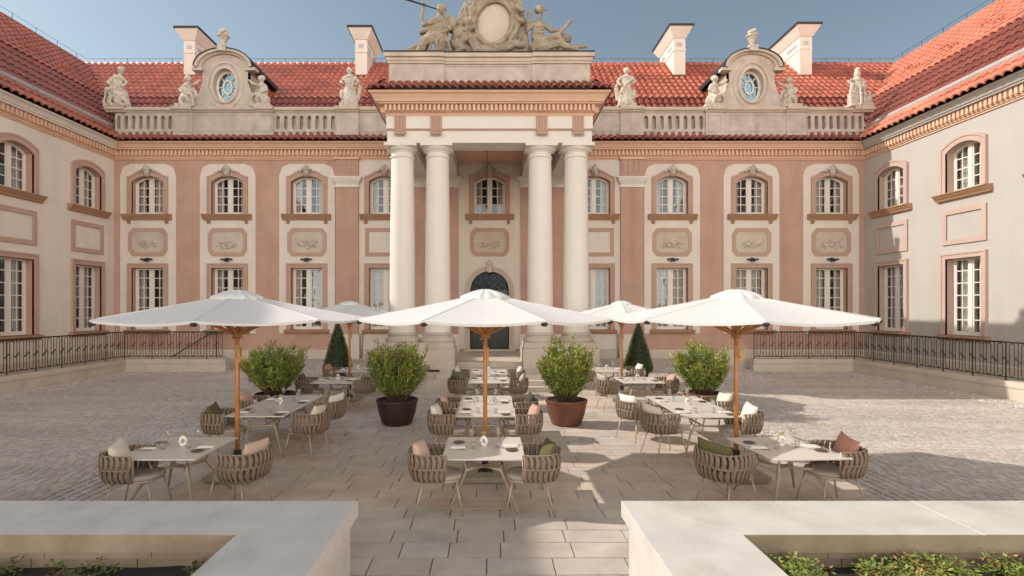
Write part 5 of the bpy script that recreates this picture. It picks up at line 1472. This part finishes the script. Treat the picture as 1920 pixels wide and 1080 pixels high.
def figure(seed, kind):
    B = []; q = random.Random(seed)
    if kind == 'stand':   # draped standing woman, shield-like drapery
        B += [('x', (-.38, .38, -.25, .25, 0, .14)), ('c', [(0, 0, .15), (0, 0, .8)], [.30, .22])]
        B += folds((0, 0), (.16, .12), (.33, .24), .12, .95, 11, .05, .06, seed)
        B += [('b', (0, 0, 1.05), (.24, .17, .30)), ('b', (0, -.03, 1.28), (.21, .15, .13)), ('c', [(0, 0, 1.35), (0, -.02, 1.48)], [.07, .06]), ('b', (.0, -.05, 1.56), (.105, .12, .14)), ('b', (0, .02, 1.61), (.13, .12, .11))]
        B += [('c', [(-.22, 0, 1.3), (-.36, -.06, 1.08), (-.24, -.2, .98)], [.075, .06, .045]), ('c', [(.22, 0, 1.3), (.38, -.04, 1.1), (.30, -.18, .92)], [.075, .06, .045])]
        B += [('c', [(-.25, -.1, 1.2), (.05, -.2, .95), (.28, -.15, .6)], [.05, .06, .05]), ('c', [(.28, .1, 1.25), (.42, .05, .9), (.34, .05, .4)], [.07, .09, .10]), ('b', (-.3, -.08, .55), (.10, .1, .22))]
    elif kind == 'lean':  # seated bulky drapery leaning
        B += [('x', (-.42, .42, -.25, .25, 0, .12)), ('b', (-.02, 0, .45), (.38, .26, .38)), ('b', (.0, 0, .85), (.26, .2, .30)), ('b', (-.05, 0, 1.12), (.2, .16, .16)), ('c', [(-.06, 0, 1.2), (-.12, -.02, 1.36)], [.08, .06]), ('b', (-.15, -.04, 1.45), (.11, .12, .14)), ('b', (-.12, .03, 1.52), (.13, .12, .1))]
        B += [('c', [(-.2, -.05, 1.12), (-.42, -.12, .95), (-.34, -.2, .78)], [.07, .06, .05]), ('c', [(.12, -.05, 1.15), (.28, -.18, .92), (.1, -.26, .8)], [.07, .06, .045])]
        B += [('c', [(-.1, -.15, .7), (.25, -.28, .6), (.38, -.24, .15)], [.11, .09, .06]), ('c', [(-.2, -.15, .65), (-.05, -.3, .5), (-.1, -.25, .1)], [.11, .09, .06])]
        B += folds((0, -.02), (.2, .16), (.42, .26), .1, .75, 12, .05, .055, seed)
        B += [('c', [(.2, .1, 1.3), (.3, .1, .9), (.42, .05, .35)], [.05, .08, .08])]
    elif kind == 'putto':
        B += [('x', (-.36, .36, -.22, .22, 0, .10)), ('b', (0, 0, .28), (.30, .2, .22)), ('b', (-.03, 0, .55), (.17, .15, .24)), ('b', (0, 0, .78), (.16, .13, .12)), ('c', [(0, 0, .84), (.02, -.01, .92)], [.06, .055]), ('b', (.03, -.03, 1.02), (.11, .11, .12)), ('b', (.02, .02, 1.07), (.13, .12, .10))]
        B += [('c', [(.12, 0, .80), (.32, -.05, .85), (.46, -.03, .98)], [.06, .05, .04]), ('c', [(-.12, 0, .78), (-.22, -.12, .6), (-.10, -.2, .5)], [.06, .05, .04])]
        B += [('c', [(.06, -.08, .42), (.26, -.2, .42), (.30, -.2, .1)], [.10, .075, .05]), ('c', [(-.1, -.08, .40), (-.02, -.24, .30), (-.14, -.2, .06)], [.10, .08, .05])]
        B += [('c', [(.1, .1, .8), (.3, .1, .45), (.36, .08, .15)], [.06, .08, .09])]
    elif kind == 'crest':
        B += [('x', (-.45, .52, -.25, .25, 0, .12)), ('x', (-.30, .28, -.16, .18, .1, .62)), ('b', (0, 0, .85), (.24, .18, .36)), ('b', (-.02, 0, 1.15), (.2, .16, .16)), ('b', (-.02, -.02, 1.38), (.13, .12, .22)), ('b', (0, 0, 1.58), (.11, .11, .12))]
        B += [('c', [(-.18, 0, 1.15), (-.42, -.05, 1.08), (-.30, -.15, .9)], [.08, .07, .05]), ('c', [(.18, 0, 1.15), (.30, -.05, .9), (.2, -.15, .75)], [.08, .07, .05])]
        B += [('c', [(-.28, -.1, .95), (-.36, -.12, .5), (-.34, -.1, .1)], [.08, .07, .08]), ('b', (.42, -.05, .32), (.15, .12, .2)), ('c', [(.45, -.05, .45), (.42, -.1, .62)], [.07, .05]), ('c', [(.5, 0, .35), (.62, 0, .55)], [.07, .06]), ('c', [(.3, -.1, .1), (.6, -.05, .15)], [.07, .06])]
        B += folds((0, -.05), (.2, .16), (.32, .2), .1, .9, 8, .045, .05, seed)
    return B
def mirror(B):
    f = lambda p: (-p[0], p[1], p[2]); out = []
    for b in B:
        if b[0] == 'c': out.append(('c', [f(p) for p in b[1]], b[2]))
        elif b[0] == 'b': out.append(('b', f(b[1]))+tuple(b[2:]))
        else: x0, x1, *r = b[1]; out.append(('x', (-x1, -x0, *r)))
    return out
SZ = 11.29; SY = FY-.38
def roofstat(px, kind, mir, label, cat, seed, s=1.0, m='statue'):
    B = figure(seed, kind)
    if mir: B = mirror(B)
    o = sculpt('stone_statue', B, M[m], None, .02, ((px-918)/43.4, SY, SZ)); o.scale = (s, s, s)
    tag(o, label, cat, 'stone figures on the roof balustrade')
roofstat(222, 'lean', True, 'leaning draped stone figure on the balustrade at the corner of the shaded wing', 'statue', 1, 1.12)
roofstat(352, 'putto', False, 'stone cherub seated on the outer flank of the shaded round-topped gable', 'statue', 2, 1.22)
roofstat(492, 'putto', True, 'stone cherub reaching up on the inner flank of the shaded round-topped gable', 'statue', 3, 1.22)
roofstat(656, 'stand', False, 'standing draped stone figure beside the second chimney, left of the portico', 'statue', 4, 1.02)
roofstat(1174, 'stand', True, 'standing draped stone figure with raised cloak, right of the portico', 'statue', 5, 1.02)
roofstat(1338, 'putto', False, 'stone cherub seated on the inner flank of the sunlit gable', 'statue', 6, 1.22)
roofstat(1480, 'putto', True, 'stone cherub in shade on the outer flank of the sunlit gable', 'statue', 7, 1.15)
roofstat(1607, 'crest', False, 'stone figure beside a bird on the balustrade at the corner of the sunlit wing', 'statue', 8, 1.04)
for px, lb in ((422, 'stone flower urn on top of the shaded round-topped gable'), (1407, 'stone flower urn on top of the sunlit round-topped gable')):
    e = empty('stone_urn', ((px-918)/43.4, FY-.5, 13.70)); zz = 0
    mb = MB(); mb.box(-.19, .19, -.19, .19, -.05, .2); mb.lathe([(.10, .2), (.13, .23), (.07, .28), (.09, .33), (.17, .50), (.20, .58), (.25, .62), (.25, .66), (.18, .69), (.12, .70)], n=20)
    o = mb.build('urn_body', M['statue'], e); auto_smooth(o, 40)
    B = [('b', (.1*math.cos(k*1.1), .1*math.sin(k*1.1), .76+.05*(k % 3)), (.085, .085, .075)) for k in range(8)]
    sculpt('stone_flowers', B, M['statue'], e, .02, disp=.03)
    tag(e, lb, 'urn', 'stone urns on the roof gables')
# crowning group
GY = 18.32; S55 = 54.6
g = empty('sculpture_group', (0.0, GY+.12, 11.38))
def gp(px, py, dy=0): return ((px-918)/S55, dy, 2.7+(576-py)/S55-11.38)
K = 1/S55
Lw = [('b', gp(824, 60), (.30, .22, .42)), ('b', gp(822, 38), (.24, .18, .18)), ('c', [gp(822, 30), gp(823, 22)], [.085, .075]), ('b', gp(825, 14, -.04), (.125, .14, .16)), ('b', gp(828, 12, .05), (.16, .15, .15)), ('c', [gp(832, 20, .05), gp(840, 40, .1)], [.08, .05]),
      ('c', [gp(812, 36), gp(793, 46, -.1), gp(791, 28, -.1), gp(795, 8, -.1)], [.11, .08, .065, .05]), ('b', gp(794, 6, -.1), .075),
      ('c', [gp(832, 38), gp(845, 55, -.15), gp(832, 64, -.25)], [.10, .08, .06]),
      ('c', [gp(818, 68, -.1), gp(800, 80, -.25), gp(786, 96, -.2)], [.19, .15, .08]), ('c', [gp(828, 70, -.1), gp(832, 85, -.3), gp(828, 104, -.25)], [.2, .17, .12]),
      ('c', [gp(806, 50, .1), gp(788, 56, .1)], [.12, .07]), ('c', [gp(790, 55, 0), gp(812, 50, 0)], [.08, .10])]
for k, (a, b) in enumerate((((808, 58), (784, 98)), ((812, 55), (794, 102)), ((820, 58), (806, 104)), ((826, 60), (818, 104)), ((832, 58), (834, 104)), ((838, 60), (845, 102)))):
    Lw.append(('c', [gp(a[0], a[1], -.12), gp((a[0]+b[0])/2-3, (a[1]+b[1])/2, -.27), gp(b[0], b[1], -.2)], [.05, .075, .08]))
for k in range(5): Lw.append(('c', [gp(800-k*2, 74+k*5, .1), gp(775-k*4, 84+k*3, .05), gp(752-k*2, 96+k*1.5, 0)], [.10, .08, .04]))
sculpt('trumpeter_figure', Lw, M['statueD'], g, .022, disp=.045)
mb = MB(); mb.tube([gp(757, -2, -.15), gp(820, 18, -.15)], [.035, .016], 6); mb.build('trumpet', M['dark'], g)
P_ = [('b', gp(848, 46, -.1), (.15, .15, .16)), ('b', gp(850, 42, -.06), (.16, .14, .12)), ('b', gp(860, 66, -.1), (.20, .17, .30)), ('b', gp(862, 84, -.1), (.24, .2, .22)), ('c', [gp(858, 56, -.1), gp(874, 58, -.2), gp(890, 50, -.15)], [.10, .075, .06]), ('c', [gp(852, 60, -.1), gp(862, 70, -.25)], [.08, .06]), ('c', [gp(864, 82, -.15), gp(880, 76, -.3), gp(890, 98, -.2)], [.14, .11, .06]), ('c', [gp(858, 88, -.1), gp(870, 96, -.3), gp(856, 104, -.2)], [.13, .1, .07])]
sculpt('cherub', P_, M['statueD'], g, .02, disp=.03)
O_ = [('c', [gp(870, 102, .35), gp(870, 50, .35), gp(873, -6, .35)], [.62, .45, .10])]
for k in range(6): O_.append(('c', [gp(852+k*7, 60, .0), gp(862+k*4, 20, .15), gp(871+k, -4, .3)], [.09, .07, .04]))
O_ += [('b', gp(845, 36, .2), (.2, .18, .32)), ('c', [gp(856, 50, -.05), gp(885, 52, -.05)], .08)]
sculpt('draped_flag', O_, M['statueD'], g, .024, disp=.04)
ca, sa = math.cos(.22), math.sin(.22)
def ov(a, rx, rz, dy=0):
    u, w = rx*math.cos(a), rz*math.sin(a)
    return ((926-918)/S55+u*ca+w*sa, dy, 2.7+(576-42)/S55-11.38-u*sa+w*ca)
C_ = []
N = 30
C_.append(('c', [ov(2*PI*k/N, .64, .76, -.12) for k in range(N+1)], .085))
C_.append(('c', [ov(2*PI*k/N, .80, .92, 0) for k in range(N+1)], .13))
qq = random.Random(3)
for k in range(46):
    a = qq.uniform(-1.0, 4.2) if k < 20 else qq.uniform(3.6, 6.1); C_.append(('b', ov(a, .92+qq.uniform(-.08, .12), 1.05+qq.uniform(-.06, .12), -.12+qq.uniform(-.1, .1)), (qq.uniform(.08, .15), .1, qq.uniform(.08, .14))))
for k in range(20): C_.append(('b', gp(905+k*4, 98-((k-3)*.9 if k > 3 else 0)+qq.uniform(-4, 4), -.2), (.11, .10, .09)))
C_ += [('c', [gp(888, 40, -.05), gp(884, 15, -.1), gp(893, -4, -.1)], [.1, .12, .12]), ('c', [gp(890, 68, -.1), gp(893, 88, -.1), gp(905, 98, -.15)], [.1, .12, .12])]
C_ += [('b', gp(926, -10, .0), (.5, .25, .2)), ('b', gp(926, -24, 0), (.3, .2, .22)), ('x', (-1.0, 1.3, -.15, .5, 0, .30))]
sculpt('cartouche_frame', C_, M['statueD'], g, .022, disp=.04)
mb = MB(); N = 40; rings = []
for (f, dy) in ((1.0, -.02), (.9, -.06), (.6, -.10), (.02, -.12)): rings.append([mb.V(ov(2*PI*k/N, .64*f, .76*f, dy)) for k in range(N)])
for a_, b_ in zip(rings, rings[1:]):
    for k in range(N): mb.F([a_[k], a_[(k+1) % N], b_[(k+1) % N], b_[k]])
mb.F([mb.V(ov(2*PI*k/N, .64, .76, .1)) for k in range(N)])
mb.build('oval_shield', M['stoneL'], g, smooth=True)
D_ = []
for k in range(7): D_.append(('c', [gp(962+k*2, -8, .1), gp(976+k*2.2-4, 40, .12+.05*(k % 2)), gp(960+k*5, 104, .1)], [.09, .08, .10]))
for k in range(12): D_.append(('b', gp(968-k*1.5+qq.uniform(-2, 2), 52+k*3.6, -.15), (.08, .08, .09)))
sculpt('drapery', D_, M['statueD'], g, .022, disp=.035)
Rw = [('b', gp(1008, 66), (.24, .2, .34)), ('b', gp(1010, 46), (.24, .17, .20)), ('c', [gp(1010, 38), gp(1013, 26)], [.085, .07]), ('b', gp(1014, 16, -.05), (.12, .14, .16)), ('b', gp(1010, 13, .04), (.15, .14, .14)), ('c', [gp(1018, 14, -.06), gp(1028, 19, -.06)], [.04, .015]),
      ('c', [gp(1000, 42), gp(989, 56, -.1), gp(990, 42, -.15), gp(993, 28, -.12)], [.11, .085, .065, .05]), ('b', gp(993, 26, -.12), .085),
      ('c', [gp(1022, 44), gp(1034, 58, -.12), gp(1052, 60, -.25)], [.10, .075, .055]), ('c', [gp(1050, 64, -.25), gp(1070, 42, -.25)], [.075, .05]),
      ('b', gp(1012, 86), (.36, .26, .28)),
      ('c', [gp(1012, 82, -.15), gp(1044, 72, -.3), gp(1062, 92, -.28), gp(1094, 92, -.28)], [.18, .14, .09, .05]), ('c', [gp(1014, 92, -.15), gp(1048, 88, -.32), gp(1080, 98, -.3)], [.2, .15, .08]), ('b', gp(1096, 91, -.28), (.1, .06, .05)),
      ('b', gp(1062, 70, .0), .2), ('c', [gp(1036, 94, -.1), gp(1080, 104, -.1)], [.15, .1])]
for k in range(6): Rw.append(('c', [gp(1000+k*5, 70, -.14), gp(1004+k*8, 84, -.28), gp(1000+k*13, 102, -.24)], [.05, .065, .07]))
for k in range(3): Rw.append(('c', [gp(1002, 48+k*6, -.12), gp(1012, 52+k*6, -.2), gp(1020, 48+k*6, -.12)], .035))
sculpt('reclining_figure', Rw, M['statueD'], g, .022, disp=.04)
tag(g, 'weathered stone figures and a cherub round an oval shield above the portico', 'sculpture')
